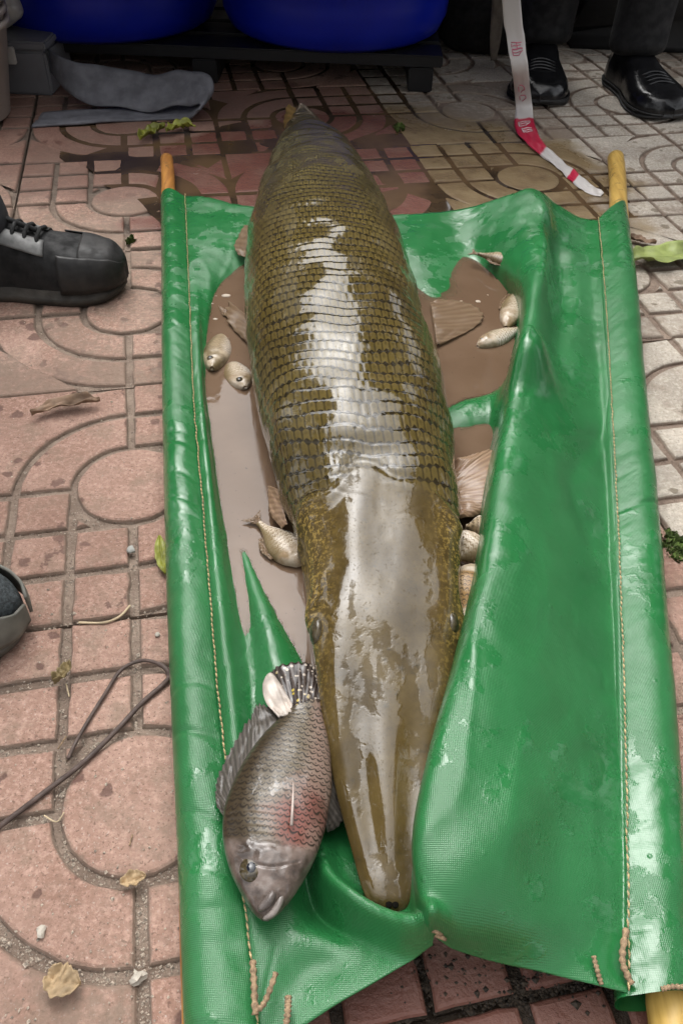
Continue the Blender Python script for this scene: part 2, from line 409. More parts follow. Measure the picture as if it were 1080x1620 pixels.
ridge([un(450,1500,.05),un(520,1480,.05),un(640,1478,.06)], .008, .012, amps=[0,.006,.010])
ridge([un(440,1620,.05),un(480,1540,.05),un(560,1500,.05)], -.006, .018)
for i in range(NV):
    for j in range(NU):
        x, y, z = G[i,j]
        cr = max(0,1-abs(nz(x*2.2,y*.7,5,9))*5)**2; cr2 = max(0,1-abs(nz(x*.8+y*.5,y*.9-x,11,15))*7)**2
        G[i,j,2] += .0020*nz(x,y,0,16)+(.0010*nz(x,y,3,45)+.0030*cr*max(0,nz(x,y,21,5)+.25)-.0022*cr2*max(0,nz(x,y,33,6)+.2))*min(1,j/12,(NU-1-j)/12)
G[...,2] = np.maximum(G[...,2], .0035)
stretcher = empty('stretcher', (0,.8,0), label='green waterproof sheet stretcher on two poles, pooled with muddy water', cat='stretcher')
sheet = mesh('sheet', G.reshape(-1,3), grid_faces(NV,NU), M_PVC, stretcher); solid(sheet, .0016, -1)

def sleeve(outer, seam, n=140):
    O = crom(np.array([tuple(un(*p)) for p in outer]), np.linspace(0,len(outer)-1,n))
    Sm = crom(np.array([tuple(un(*p)) for p in seam]), np.linspace(0,len(seam)-1,n))
    n = 360
    O, Sm = [crom(a_, np.linspace(0,len(a_)-1,n)) for a_ in (O,Sm)]
    prof = [(-.10,.040),(.0,.0455),(.12,.0475),(.3,.0515),(.5,.0535),(.68,.052),(.83,.047),(.94,.038),(1.0,.026),(.97,.014),(.86,.006),(.6,.003),(.25,.004),(.0,.012),(-.08,.03)]
    V = []
    for i in range(n):
        d = O[i]-Sm[i]; d[2] = 0
        for k, (w, z) in enumerate(prof):
            p = Sm[i]+d*w
            zz = z+(.0024*nz(p[0]*1.0,p[1],1.3,22)-.0026*max(0,1-abs(nz(p[0]*.6+p[1]*.15,p[1],8,26))*6)**2*max(0,nz(p[0],p[1],3,7)+.3))*(1 if .05 < w < .95 else .2)+.0012*nz(p[0],p[1],4,70)
            V.append((p[0], p[1], max(.0015,zz)))
    me = mesh('sleeve', V, grid_faces(n,len(prof),wrap=True), M_PVC, stretcher)
    sub = me.modifiers.new('s','SUBSURF'); sub.levels = 1; sub.render_levels = 1
    return Sm, O
LS, LO = sleeve([(254,316,.026),(255,470,.026),(256,640,.026),(259,800,.026),(264,980,.026),(272,1180,.026),(281,1400,.026),(290,1670,.026)],
       [(293,311,.045),(300,480,.045),(307,640,.045),(321,800,.045),(334,970,.045),(353,1180,.045),(383,1400,.045),(413,1680,.045)])
RS, RO_ = sleeve([(990,328,.026),(1006,440,.026),(1020,600,.026),(1036,760,.026),(1052,930,.026),(1068,1120,.026),(1084,1340,.026),(1094,1582,.026)],
       [(944,348,.045),(954,460,.045),(963,610,.045),(971,770,.045),(978,930,.045),(984,1120,.045),(988,1340,.045),(990,1576,.045)])
def stitching(Sm, name, step=.0062, lo=0, hi=1):
    bm = bmesh.new(); L = np.concatenate([[0],np.cumsum(np.linalg.norm(np.diff(Sm,axis=0),axis=1))])
    s = L[-1]*lo
    while s < L[-1]*hi-step:
        a, b = [Vector([np.interp(s+q, L, Sm[:,k]) for k in range(3)]) for q in (0, step*.86)]
        w = .0012*nz(a.x,a.y,2,60)
        a.z = b.z = .0500; a.x += w; b.x += w+.0007
        m = (a+b)/2; m.z += .0012
        tube(bm, [a,m,b], [.0005,.00085,.0005], 6); s += step
    return bmobj(name, bm, M_THREAD, stretcher)
stitching(LS, 'stitching'); stitching(RS, 'stitching', .0068)
def pole(p0, p1, r0, r1, mat, nodes, name='pole'):
    p0, p1 = Vector(p0), Vector(p1); bm = bmesh.new(); n = 120; L = (p1-p0).length; pts, rr = [], []
    for i in range(n):
        t = i/(n-1); p = p0.lerp(p1,t); r = r0+(r1-r0)*t
        for k in nodes: r += .0022*math.exp(-((t*L-k)/.006)**2)-.0012*math.exp(-((t*L-k-.012)/.006)**2)
        pts.append(p+Vector((.0015*nz(t*9,1),0,.0015*nz(t*9,5)))); rr.append(r*(1+.03*nz(t*30,2)))
    tube(bm, pts, rr, 20); return bmobj(name, bm, mat, stretcher)
a = un(264,252,.0185); d = (un(318,1500,.0235)-a)
pole(a, a+d*1.12, .0125, .0150, M_WOOD, (.16,.5,.9))
a = un(973,250,.0185); b = un(1062,1600,.0190)
pole(a, a+(b-a)*1.10, .0165, .0165, M_BAMB, (.05,.33,.62,.95,1.25,1.60))
# twine tie at the pinched hem and loose ends
bm = bmesh.new()
for k, (x,y) in enumerate([(684,1448),(690,1462),(688,1474),(694,1482)]):
    c = un(x,y,.101-.006*k); tube(bm, [c+Vector((-.004,.002,-.003)), c+Vector((0,0,.0035)), c+Vector((.0045,-.001,-.002))], [.0012,.0024,.0012], 8)
bmobj('tie_knot', bm, M_TWINE, stretcher)
def twine(pts, r=.0018):
    bm = bmesh.new(); tube(bm, smooth_path(pts, 24), [r*(1+.25*math.sin(k*1.7)) for k in range(24)], 7); return bmobj('twine_end', bm, M_TWINE, stretcher)
twine([un(404,1600,.055),un(416,1590,.058),(un(426,1568,.061)),un(436,1540,.058)])
twine([un(452,1625,.050),un(455,1600,.053),un(456,1578,.05)], .0022)
twine([un(400,1520,.054),un(402,1560,.056),un(404,1605,.055)], .0022)
twine([un(990,1470,.053),un(984,1505,.055),(un(986,1530,.054)),un(998,1556,.05)], .0022)
twine([un(938,1512,.056),un(944,1535,.054),un(950,1556,.049)], .0016)
twine([un(1045,1565,.053),un(1062,1561,.055),un(1088,1562,.052)], .0016)

# ------------------------------------------------------------------ muddy water in the stretcher
def mud_water():
    t = NT('muddy_water')
    col = t.mix(t.ramp(t.noise(7,4),.35,.65), (.118,.074,.046), (.150,.098,.064))
    col = t.mix(t.ramp(t.noise(230,3,.6),.66,.74), col, (.04,.028,.018))
    t.P(Base_Color=col, Roughness=t.ramp(t.noise(26,4),.4,.7,.01,.06), IOR=1.36, Alpha=t.attr('depth'))
    t.normal(t.bump(t.math('ADD', t.noise(16,3), t.math('MULTIPLY', t.noise(80,3),.10)), .16, .003)); return t.m
WZ = .0345
left = [(338,420),(312,520),(318,620),(333,760),(350,900),(378,1060),(390,1130)]
right = [(835,380),(838,470),(815,560),(800,640),(775,780),(745,900),(715,1060),(690,1160)]
from mathutils import kdtree
kd = kdtree.KDTree(NV*NU)
for q_, v in enumerate(G.reshape(-1,3)): kd.insert((v[0],v[1],0), q_)
kd.balance(); gz = G.reshape(-1,3)[:,2]
Lw = smooth_path([un(*p,WZ) for p in [(380,340)]+left], 200); Rw = smooth_path([un(*p,WZ) for p in [(640,345)]+right], 200)
wv_, wa = [], []
for i in range(200):
    for j in range(130):
        p = Lw[i].lerp(Rw[i], j/129); _, q_, _ = kd.find((p.x,p.y,0)); dep = WZ-gz[q_]
        wv_.append(p); wa.append(1-math.exp(-max(0,dep+.0006)/.0022))
mw = mesh('muddy_water', wv_, grid_faces(200,130), mud_water(), smooth=True)
at = mw.data.attributes.new('depth','FLOAT','POINT'); at.data.foreach_set('value', wa); tag(mw, kind='structure')

# ------------------------------------------------------------------ the gar
def pchip(x, y, xi):
    return crom(np.array(y,float), np.interp(xi, x, np.arange(len(x))))
#  image row, left edge, right edge, z of widest line, z top, z bottom, boxiness
ST = [(176,468,486,.030,.046,.016,.95),(188,462,500,.034,.056,.012,.95),(205,452,518,.042,.070,.006,1),(240,437,556,.055,.105,.006,1),(300,414,592,.070,.146,.006,1),(360,396,622,.080,.170,.006,1),(430,387,648,.085,.178,.006,1),(500,387,668,.088,.176,.006,1),
      (570,394,690,.088,.171,.006,1),(640,406,706,.086,.164,.006,1),(700,420,714,.083,.154,.007,1),(750,434,719,.079,.143,.007,.96),(785,444,724,.074,.134,.008,0.86),(830,462,727,.070,.124,.008,0.78),(880,476,727,.067,.115,.009,0.71),(940,487,725,.064,.106,.010,0.66),
      (1000,492,723,.062,.100,.012,0.62),(1050,497,714,.060,.094,.015,0.58),(1100,503,709,.058,.088,.018,0.55),(1170,514,699,.056,.080,.022,0.52),(1240,529,689,.054,.074,.028,0.5),(1310,547,679,.053,.069,.032,0.5),(1370,563,669,.052,.065,.035,0.52),(1408,574,661,.052,.063,.037,0.55),(1430,584,652,.051,.061,.040,0.6),(1442,596,642,.050,.057,.043,0.75),(1447,612,628,.050,.053,.047,.95)]
rows = []
for (y,xl,xr,ze,zt,zb,px) in ST:
    a, b = un(xl,y,ze), un(xr,y,ze); rows.append(((a.x+b.x)/2, (a.y+b.y)/2, (b.x-a.x)/2, ze, zt, zb, px))
rows = np.array(rows)
seglen = np.concatenate([[0],np.cumsum(np.hypot(np.diff(rows[:,0]), np.diff(rows[:,1])))])
NS, NA = 1120, 300
si = np.linspace(0, seglen[-1], NS); par = np.interp(si, seglen, np.arange(len(rows)))
R = crom(rows, par)                                           # NS x 7 : cx cy hw ze zt zb p
phi = np.linspace(0, 2*PI, NA, endpoint=False)                # 0 = right side, pi/2 = back
cph, sph = np.cos(phi), np.sin(phi)
CX, CY, HW, ZE, ZT, ZB, PX = [R[:,k][:,None] for k in range(7)]
xx = np.sign(cph)*np.abs(cph)**PX*HW
zz = np.where(sph >= 0, ZE+(ZT-ZE)*np.abs(sph)**PX, ZE-(ZE-ZB)*np.abs(sph)**PX)
V = np.stack([CX+xx, CY+0*xx, zz], -1)
# arc distance from the back's midline
dl = np.linalg.norm(np.roll(V,-1,1)-V, axis=2); cum = np.concatenate([np.zeros((NS,1)), np.cumsum(dl,1)[:,:-1]],1)
jm = NA//4; arc = cum-cum[:,jm:jm+1]; tot = dl.sum(1)[:,None]; arc = (arc+tot/2) % tot-tot/2
along = V[...,1]
Yneck = un(600,772,.12).y
neck = Yneck+.012-.03*np.clip(np.abs(arc)/.12,0,1)+.006*np.sin(arc*95)+.005*np.sin(arc*41+1)
body = 1/(1+np.exp(-(along-neck)/.006))
rr = (along-.22*np.abs(arc)+.35*np.clip(np.abs(arc)-.10,0,1)-Yneck)/.0156
# wander of the rows
wob = np.array([[.42*nz(V[i,j,0],V[i,j,1],V[i,j,2],15)+.34*nz(V[i,j,0],V[i,j,1],V[i,j,2],55) for j in range(0,NA,4)] for i in range(0,NS,4)])
wob = np.repeat(np.repeat(wob,4,0),4,1)[:NS,:NA]
def blur(a, k=3):
    for ax in (0,1):
        for _ in range(2): a = sum(np.roll(a, s, ax) for s in range(-k,k+1))/(2*k+1)
    return a
rr = rr+blur(wob)
cc = arc/.0092
fr = rr-np.floor(rr); fc = cc+.5*(np.floor(rr) % 2); fc = fc-np.floor(fc)
tailfade = np.clip((HW-.02)/.04,.25,1)
disp = body*tailfade*(.00065*(fr**.8)*(1-np.clip((fr-.90)/.10,0,1)**2) - .0003*np.exp(-((np.minimum(fc,1-fc))/.09)**2))
# head: snout ridges, jaw line, cheek plates, collar behind the skull
hd = 1-body
sn = np.clip((.50-along)/.2,0,1)
lat = np.clip(arc/np.maximum(HW,.012),-2,2)
disp += hd*(sn*np.clip((along-.22)/.05,0,1)*.0020*np.cos(lat*6.3)*np.exp(-(lat/1.1)**2) - .0030*np.clip(sn*2+.4,0,1)*np.exp(-((np.abs(lat)-1.30)/.07)**2)+.0016*np.exp(-((np.abs(lat)-1.12)/.10)**2)*np.clip(sn*2,0,1))
disp += .0022*np.exp(-((along-neck+.004)/.010)**2)*np.clip(np.abs(arc)/.06,.1,1) - .0012*np.exp(-((along-neck-.008)/.006)**2)
disp += hd*blur(np.array([[.0040*nz(V[i,j,0],V[i,j,1]*.5,V[i,j,2],28) for j in range(0,NA,4)] for i in range(0,NS,4)]).repeat(4,0).repeat(4,1)[:NS,:NA])*np.clip((HW-.02)/.04,0,1)
disp += body*blur(np.array([[.0040*nz(V[i,j,0],V[i,j,1],V[i,j,2],22) for j in range(0,NA,4)] for i in range(0,NS,4)]).repeat(4,0).repeat(4,1)[:NS,:NA])*tailfade
la = np.abs(lat)
for yy_, c0, amp_ in ((.565,.9,.00025),):
    disp += -hd*amp_*np.exp(-((along-yy_-.018*np.cos(lat*3.2+yy_*40)-.004*np.sin(lat*11))/.0022)**2)*np.clip((1.35-la)*3,0,1)
disp += -hd*.0005*np.exp(-((lat-.05*np.sin(along*60))/.025)**2)*np.clip((along-.30)*9,0,1)
disp += hd*.0055*np.exp(-((along-.447)/.020)**2)*np.exp(-((la-1.22)/.22)**2)
du = np.roll(V,-1,1)-np.roll(V,1,1); dv = np.gradient(V,axis=0); N = np.cross(du,dv); N /= np.linalg.norm(N,axis=2,keepdims=True)+1e-12
sgn = np.sign((N[...,2]*np.sign(zz-ZE)).sum()); N *= sgn
W = V+N*disp[...,None]
verts = W.reshape(-1,3)
f = grid_faces(NS,NA,wrap=True)+[tuple(range(NA)), tuple(range((NS-1)*NA, NS*NA))[::-1]]

def gar_mat():
    t = NT('gar_skin')
    r, c, hdm, ar, yy = t.attr('row'), t.attr('colm'), t.attr('head'), t.attr('arc'), t.attr('along')
    fr = t.math('FRACT', r); fl = t.math('FLOOR', r)
    c2 = t.math('ADD', c, t.math('MULTIPLY', t.math('MODULO', fl, 2.0), .5)); fcol = t.math('FRACT', c2)
    nj = t.math('MULTIPLY', t.math('SUBTRACT', t.noise(130,4,.6), .5), .5)
    sca = t.math('MULTIPLY', t.math('COSINE', t.math('MULTIPLY', fcol, 2*PI)), .09)
    fr = t.math('FRACT', t.math('ADD', r, sca))
    er = t.math('ADD', t.math('MINIMUM', fr, t.math('SUBTRACT', 1.0, fr)), t.math('MULTIPLY', nj, .35))
    line = t.ramp(er, .07, .19, 1, 0)
    ec = t.math('MINIMUM', fcol, t.math('SUBTRACT', 1.0, fcol))
    lcol = t.math('MULTIPLY', t.ramp(t.math('ADD', ec, t.math('MULTIPLY', nj, .4)), .02, .2, 1, 0), .72)
    comb = t.n.new('ShaderNodeCombineXYZ'); t.L(t.math('FLOOR', c2), comb.inputs[0]); t.L(fl, comb.inputs[1])
    wn_ = t.n.new('ShaderNodeTexWhiteNoise'); wn_.noise_dimensions = '2D'; t.L(comb.outputs[0], wn_.inputs['Vector']); rnd = wn_.outputs['Value']
    # dark blot near each scale's middle, larger towards the tail
    dx = t.math('SUBTRACT', fcol, .5); dy = t.math('SUBTRACT', fr, .58)
    rad = t.math('SQRT', t.math('ADD', t.math('MULTIPLY', dx, dx), t.math('MULTIPLY', dy, dy)))
    far = t.ramp(yy, .95, 1.5)
    blot = t.math('MULTIPLY', t.ramp(t.math('ADD', rad, nj), .10, .26, 1, 0), t.ramp(rnd, .25, .7, .1, .8))
    blot = t.math('MULTIPLY', blot, t.math('ADD', .55, t.math('MULTIPLY', far, .5)))
    base = t.mix(t.ramp(t.noise(9,4),.3,.7), (.064,.045,.013), (.105,.077,.022))
    base = t.mix(t.math('MULTIPLY', rnd, .30), base, (.15,.112,.04))
    base = t.mix(t.math('MULTIPLY', far, .35), base, (.085,.09,.06))
    side = t.ramp(t.math('ABSOLUTE', ar), .105, .165)
    base = t.mix(t.math('MULTIPLY', side, .5), base, (.10,.105,.05))
    base = t.mix(t.math('MULTIPLY', t.ramp(t.noise(60,5,.7),.5,.75),.5), base, (.055,.042,.014))
    dark = t.math('MAXIMUM', t.math('MAXIMUM', line, lcol), blot, clamp=True)
    scol = t.mix(t.math('MULTIPLY', dark, .93), base, t.mix(far, (.014,.011,.006), (.014,.017,.024)))
    # head: brown olive with golden flecks at the cheeks, darker veins
    hcol = t.mix(t.ramp(t.noise(22,6,.65),.3,.7), (.050,.033,.011), (.096,.066,.023))
    hside = t.ramp(t.math('ABSOLUTE', ar), .035, .085)
    fleck = t.ramp(t.noise(260,3,.7),.48,.62)
    hcol = t.mix(t.math('MULTIPLY', t.math('MULTIPLY', hside, fleck), .75), hcol, (.40,.27,.07))
    hcol = t.mix(t.math('MULTIPLY', t.ramp(t.noise(85,6,.7),.56,.7), .65), hcol, (.035,.026,.010))
    col = t.mix(hdm, scol, hcol)
    # water film: flat islands with steep ragged rims, bare skin between
    sv = t.scalev((1.1,.30,1))
    n1 = t.math('ADD', t.math('MULTIPLY', t.noise(30,3,.55,vec=sv), .78), t.math('MULTIPLY', t.noise(110,3,.55), .22))
    film = t.ramp(t.math('ADD', n1, t.math('MULTIPLY', t.ramp(t.math('ABSOLUTE', ar), .0, .08, 1, 0), t.math('ADD', .11, t.math('MULTIPLY', hdm, -.05)))), .455, .505)
    holes = t.ramp(t.noise(420,2,.6), .64, .70)
    rg = t.math('ADD', t.math('ADD', .34, t.math('MULTIPLY', film, -.26)), t.math('MULTIPLY', holes, .25), clamp=True)
    t.P(Base_Color=col, Roughness=rg, IOR=1.45, Specular_IOR_Level=.2, Coat_Weight=t.math('MULTIPLY', film, .8), Coat_Roughness=.03, Coat_IOR=1.40)
    h2 = t.math('MULTIPLY', t.noise(330,3,.65), t.math('MULTIPLY', t.math('ADD', hside, .2), .6))
    hb = t.math('ADD', t.math('MULTIPLY', t.noise(75,4,.6), .7), h2)
    t.normal(t.bump(t.math('ADD', hb, t.math('MULTIPLY', film, .3)), .35, .0015))
    cb = t.bump(t.math('ADD', t.math('MULTIPLY', film, .35), t.math('ADD', t.math('MULTIPLY', holes, -.3), t.math('MULTIPLY', t.noise(22,2), .9))), .45, .0018); t.L(cb, t.p.inputs['Coat Normal'])
    return t.m
M_GAR = gar_mat()
gar = empty('gar_fish', (0,.9,0), label='huge olive brown long-snouted fish with armoured scales lying in the green stretcher', cat='fish')
gb = mesh('body', verts, f, M_GAR, gar)
for nm, arr in (('row',rr),('colm',cc),('head',hd),('arc',arc),('along',along)):
    at = gb.data.attributes.new(nm,'FLOAT','POINT'); at.data.foreach_set('value', np.ascontiguousarray(arr, dtype=np.float32).ravel())
M_EYE = simple('fish_eye', (.012,.014,.02), .05, .3, 80, .05)
M_IRIS = simple('fish_iris', (.055,.042,.022), .1, .5, 200, .1)
M_NOSTRIL = simple('nostril', (.004,.003,.002), .95, spec=.1)
def uvball(bm, c, r, sx=1, sy=1, sz=1, seg=20):
    q = bmesh.ops.create_uvsphere(bm, u_segments=seg, v_segments=seg//2+2, radius=r)
    for v in q['verts']: v.co = Vector((v.co.x*sx, v.co.y*sy, v.co.z*sz))+Vector(c)
def gar_eye(px, py, z, sx):
    c = un(px,py,z); bm = bmesh.new(); uvball(bm, c, .0145, .53, 1.0, .93); e = bmobj('eye', bm, M_IRIS, gar)
    bm = bmesh.new(); uvball(bm, c+Vector((sx*.0026,-.002,.0020)), .0088, .50, 1.0, .95); bmobj('pupil', bm, M_EYE, e)
gar_eye(503,1000,.0775,-1); gar_eye(712,990,.0785,1)
bm = bmesh.new()
for q_ in (-1,1): uvball(bm, un(620+q_*5,1430,.0590), .0024, 1.0, 1.3, .5)
bmobj('nostril', bm, M_NOSTRIL, gar)

def fin_mat(name, a, b, vein, alpha=1):
    t = NT(name); rays = t.attr('ray')
    f = t.math('ABSOLUTE', t.math('SUBTRACT', t.math('FRACT', rays), .5))
    col = t.mix(t.math('ADD', t.math('MULTIPLY', t.ramp(f,.05,.5), .55), .2), a, b); col = t.mix(t.math('MULTIPLY', t.ramp(t.noise(60,5),.5,.75),.5), col, vein)
    t.P(Base_Color=col, Roughness=.3, IOR=1.4, Alpha=alpha); t.normal(t.bump(t.noise(150,4),.3,.001)); return t.m
def fin(name, root, tips, mat, parent, nrays=14, thick=.0012, lift=.0, wav=.00018, jag=.05, seed=0, droop=0):
    """root: two points; tips: outer edge points; a fan of rays between"""
    n, m = nrays*6+1, 22; V, ray_ = [], []
    rt = smooth_path(root, n) if len(root) > 2 else [Vector(root[0]).lerp(Vector(root[1]), i/(n-1)) for i in range(n)]
    tp = smooth_path(tips, n)
    for i in range(n):
        u = i/(n-1)*nrays; k = 1-jag*abs(math.sin(u*PI))-jag*.6*(nz(i*.13,seed)+.3)
        for j in range(m):
            s = j/(m-1); p = rt[i].lerp(tp[i], s*k)
            p = p+Vector((0,0,lift*math.sin(s*PI*.8)+wav*math.cos(u*2*PI)*min(1,s*2)-droop*s*s+.002*nz(i*.09,s*3,seed)))
            V.append(p); ray_.append(u)
    o = mesh(name, V, grid_faces(n,m), mat, parent)
    at = o.data.attributes.new('ray','FLOAT','POINT'); at.data.foreach_set('value', ray_); solid(o, thick, 0); return o
M_FIN = fin_mat('tan_fin', (.17,.10,.06), (.30,.20,.125), (.18,.09,.055))
M_FIN2 = fin_mat('pale_fin', (.15,.092,.052), (.25,.175,.11), (.15,.09,.05), .72)
M_FIN3 = fin_mat('tail_fin', (.14,.09,.03), (.30,.19,.07), (.03,.022,.01))
fin('pectoral_fin', [un(716,735,.058),un(722,822,.055)], [un(724,730,.060),un(750,722,.062),un(786,716,.062),un(800,760,.060),un(790,800,.055),un(758,818,.050),un(724,824,.052)], M_FIN, gar, 26, lift=.006, seed=1, jag=.03)
fin('pelvic_fin', [un(680,478,.044),un(690,545,.040)], [un(700,474,.040),un(728,477,.039),un(752,484,.0375),un(766,498,.0368),un(762,510,.0366),un(742,524,.0368),un(718,536,.0372),un(695,546,.038)], M_FIN2, gar, 12, lift=.001, seed=2, jag=.04)
fin('pelvic_fin', [un(396,505,.046),un(398,545,.043)], [un(360,476,.0365),un(354,492,.0362),un(358,510,.0362),un(376,530,.0365),un(390,542,.0375)], M_FIN2, gar, 6, lift=.002, seed=3, jag=.12)
fin('pectoral_fin', [un(440,775,.06),un(455,830,.055)], [un(424,770,.045),un(424,790,.044),un(428,815,.044),un(446,838,.046)], M_FIN, gar, 8, lift=.002, seed=4)
fin('anal_fin', [un(400,360,.055),un(394,410,.050)], [un(386,358,.050),un(378,372,.050),un(370,390,.050),un(376,404,.048)], M_FIN2, gar, 6, lift=.002, seed=5)
tb = un(474,186,.036)
fin('tail_fin', [tb+Vector((-.012,.0,-.012)), tb+Vector((.012,.005,.016))], [uy(452,212,tb.y+.02),uy(448,196,tb.y+.04),uy(450,180,tb.y+.05),uy(455,165,tb.y+.06),uy(470,172,tb.y+.05),uy(482,176,tb.y+.03)], M_FIN3, gar, 8, lift=0, seed=6, jag=.06)

# ------------------------------------------------------------------ tilapia and the small dead fish
def flat_fish_mesh(name, pairs, z0, thick, mat, parent, n=90, m=48, scale_r=.0052, zslope=(0,0), sc_amp=.00035, head_from=.72, under=.6):
    Lp = np.array([tuple(p[0]) for p in pairs]); Rp = np.array([tuple(p[1]) for p in pairs])
    t = np.linspace(0,len(pairs)-1,n); Lc, Rc = crom(Lp,t), crom(Rp,t)
    mid = (Lc+Rc)/2; wid = np.linalg.norm(Rc-Lc,axis=1); s = np.concatenate([[0],np.cumsum(np.linalg.norm(np.diff(mid,axis=0),axis=1))])
    wmax = wid.max(); V, row, colm, vv, ss = [], [], [], [], []
    for i in range(n):
        th = thick*(wid[i]/wmax)**.75; zb = z0+zslope[0]+(zslope[1]-zslope[0])*i/(n-1)
        for j in range(m):
            a = 2*PI*j/m; v = math.cos(a); up = math.sin(a)
            p = mid[i]+(Rc[i]-Lc[i])/2*v
            h = th*abs(up)**.85*(1 if up >= 0 else -under)
            sf = s[i]/s[-1]; r = s[i]/scale_r+.0*v; c = v*wid[i]/2/(scale_r*1.1)
            if up > 0 and sf < head_from:
                fr = r-math.floor(r); h += sc_amp*(fr)*min(1,up*3)
            if up > 0:
                e_ = head_from-.02+.05*(1-v*v); h += .0016*(thick/.02)/(1+math.exp(-(sf-e_)/.006))*min(1,up*2)*(1 if sf < .93 else (1-sf)/.07)
                h -= .0012*(thick/.02)*math.exp(-((sf-e_-.075+.03*v*v)/.006)**2)*min(1,up*2)*(1 if abs(v) < .75 else 0)
            h += .0006*nz(p[0],p[1],z0,70)+(.0007*nz(p[0],p[1],z0,190) if sf > head_from else 0)
            V.append((p[0],p[1],zb+h)); row.append(r+.55*nz(p[0],p[1],2,45)+.3*nz(p[0],p[1],5,120)); colm.append(c+.5*nz(p[0],p[1],8,45)+.3*nz(p[0],p[1],11,120)); vv.append(v); ss.append(sf)
    f = grid_faces(n,m,wrap=True)+[tuple(range(m)), tuple(range((n-1)*m,n*m))[::-1]]
    o = mesh(name, V, f, mat, parent)
    for nm, arr in (('row',row),('colm',colm),('v',vv),('s',ss)):
        at = o.data.attributes.new(nm,'FLOAT','POINT'); at.data.foreach_set('value', arr)
    return o
def fish_mat(name, back, mid, belly, line, patch=None, head=None, flip=False, headfrom=.72, rough=.34):
    t = NT(name); r, c, v, s = t.attr('row'), t.attr('colm'), t.attr('v'), t.attr('s')
    if flip: v = t.math('MULTIPLY', v, -1.0)
    fl = t.math('FLOOR', r); fr = t.math('FRACT', r); c2 = t.math('ADD', c, t.math('MULTIPLY', t.math('MODULO', fl, 2.0), .5))
    fc = t.math('SUBTRACT', t.math('FRACT', c2), .5)
    edge = t.math('SUBTRACT', t.math('ADD', fr, t.math('MULTIPLY', t.math('MULTIPLY', fc, fc), 2.2)), t.math('MULTIPLY', t.noise(160,4), .55))
    sc = t.ramp(t.math('ABSOLUTE', t.math('SUBTRACT', t.math('FRACT', t.math('ADD', edge, .0)), .15)), .05, .28, 1, 0)
    n = t.math('MULTIPLY', t.math('SUBTRACT', t.noise(35,5),.5), .9)
    vn = t.math('ADD', v, n)
    col = t.mix(t.ramp(vn,-.8,-.05), back, mid); col = t.mix(t.ramp(vn,.15,.85), col, belly)
    if patch:
        d = t.math('ADD', t.math('ABSOLUTE', t.math('SUBTRACT', s, patch[1])), t.math('MULTIPLY', t.math('ABSOLUTE', t.math('SUBTRACT', v, patch[2])), .25))
        col = t.mix(t.math('MULTIPLY', t.ramp(t.math('ADD', d, t.math('MULTIPLY', n, .45)), .03, .26, 1, 0), .7), col, patch[0])
    hm = t.ramp(t.math('ADD', s, t.math('MULTIPLY', n,.05)), headfrom-.03, headfrom+.03)
    col = t.mix(t.math('MULTIPLY', t.math('MULTIPLY', sc, t.math('SUBTRACT', 1.0, hm)), .9), col, line)
    if head: col = t.mix(hm, col, t.mix(t.ramp(t.noise(45,6,.65),.35,.65), head[0], head[1]))
    col = t.mix(t.math('MULTIPLY', t.ramp(t.noise(28,6,.7),.5,.72), .55), col, tuple(c_*.6 for c_ in back))
    film = t.ramp(t.math('ADD', t.noise(34,4,.6), t.math('MULTIPLY', hm, .06)), .545, .585)
    t.P(Base_Color=col, Roughness=rough, IOR=1.45, Specular_IOR_Level=.35, Coat_Weight=t.math('MULTIPLY', film, .55 if patch else .4), Coat_Roughness=.07)
    t.L(t.bump(t.math('ADD', t.math('MULTIPLY', film, .6), t.noise(60,3)), .35, .0012), t.p.inputs['Coat Normal'])
    t.normal(t.bump(t.math('ADD', t.noise(120,4), t.math('MULTIPLY', t.noise(40,3),1.2)), .4, .0012)); return t.m
M_TIL = fish_mat('tilapia_skin', (.045,.032,.018), (.130,.105,.072), (.21,.145,.115), (.014,.011,.008), ((.19,.040,.034),.58,.45), ((.042,.030,.023),(.165,.125,.105)), rough=.28)
til = empty('tilapia', un(440,1260,.05), label='grey pink tilapia on its side beside the snout of the huge fish', cat='fish')
TZ = .066
outl = [((450,1133),(508,1112)),((444,1137),(512,1139)),((421,1160),(521,1180)),((397,1190),(524,1215)),((379,1219),(525,1245)),((364,1252),(521,1275)),((355,1281),(516,1305)),((352,1311),(508,1332)),((355,1344),(497,1361)),((365,1380),(482,1390)),((378,1408),(466,1415)),((392,1432),(450,1436)),((404,1448),(437,1449)),((413,1455),(426,1456))]
pairs = [(un(*a,TZ), un(*b,TZ)) for a, b in outl]
flat_fish_mesh('body', pairs, TZ, .021, M_TIL, til, n=230, m=120, scale_r=.0048, sc_amp=.00025)
def spot_fin_mat():
    t = NT('spotted_fin'); rays = t.attr('ray')
    f = t.math('ABSOLUTE', t.math('SUBTRACT', t.math('FRACT', rays), .5))
    col = t.mix(t.ramp(f,.15,.45), (.026,.019,.016), (.07,.054,.046))
    sp = t.ramp(t.vor(210), .22, .36, 1, 0)
    col = t.mix(sp, col, t.mix(t.ramp(t.noise(40,2),.5,.62), (.40,.34,.28), (.48,.36,.05)))
    t.P(Base_Color=col, Roughness=.2, IOR=1.5); t.normal(t.bump(t.noise(150,3),.3,.001)); return t.m
M_SPOT = spot_fin_mat(); M_DFIN = fin_mat('dorsal_fin', (.040,.035,.030), (.12,.105,.09), (.05,.04,.025))
fin('tail_fin', [un(452,1134,TZ),un(480,1124,TZ+.004),un(508,1112,TZ)], [un(428,1062,.058),un(440,1052,.062),un(470,1046,.064),un(492,1050,.062),un(504,1068,.060),un(510,1108,.062)], M_SPOT, til, 12, thick=.0012, seed=8, jag=.04)
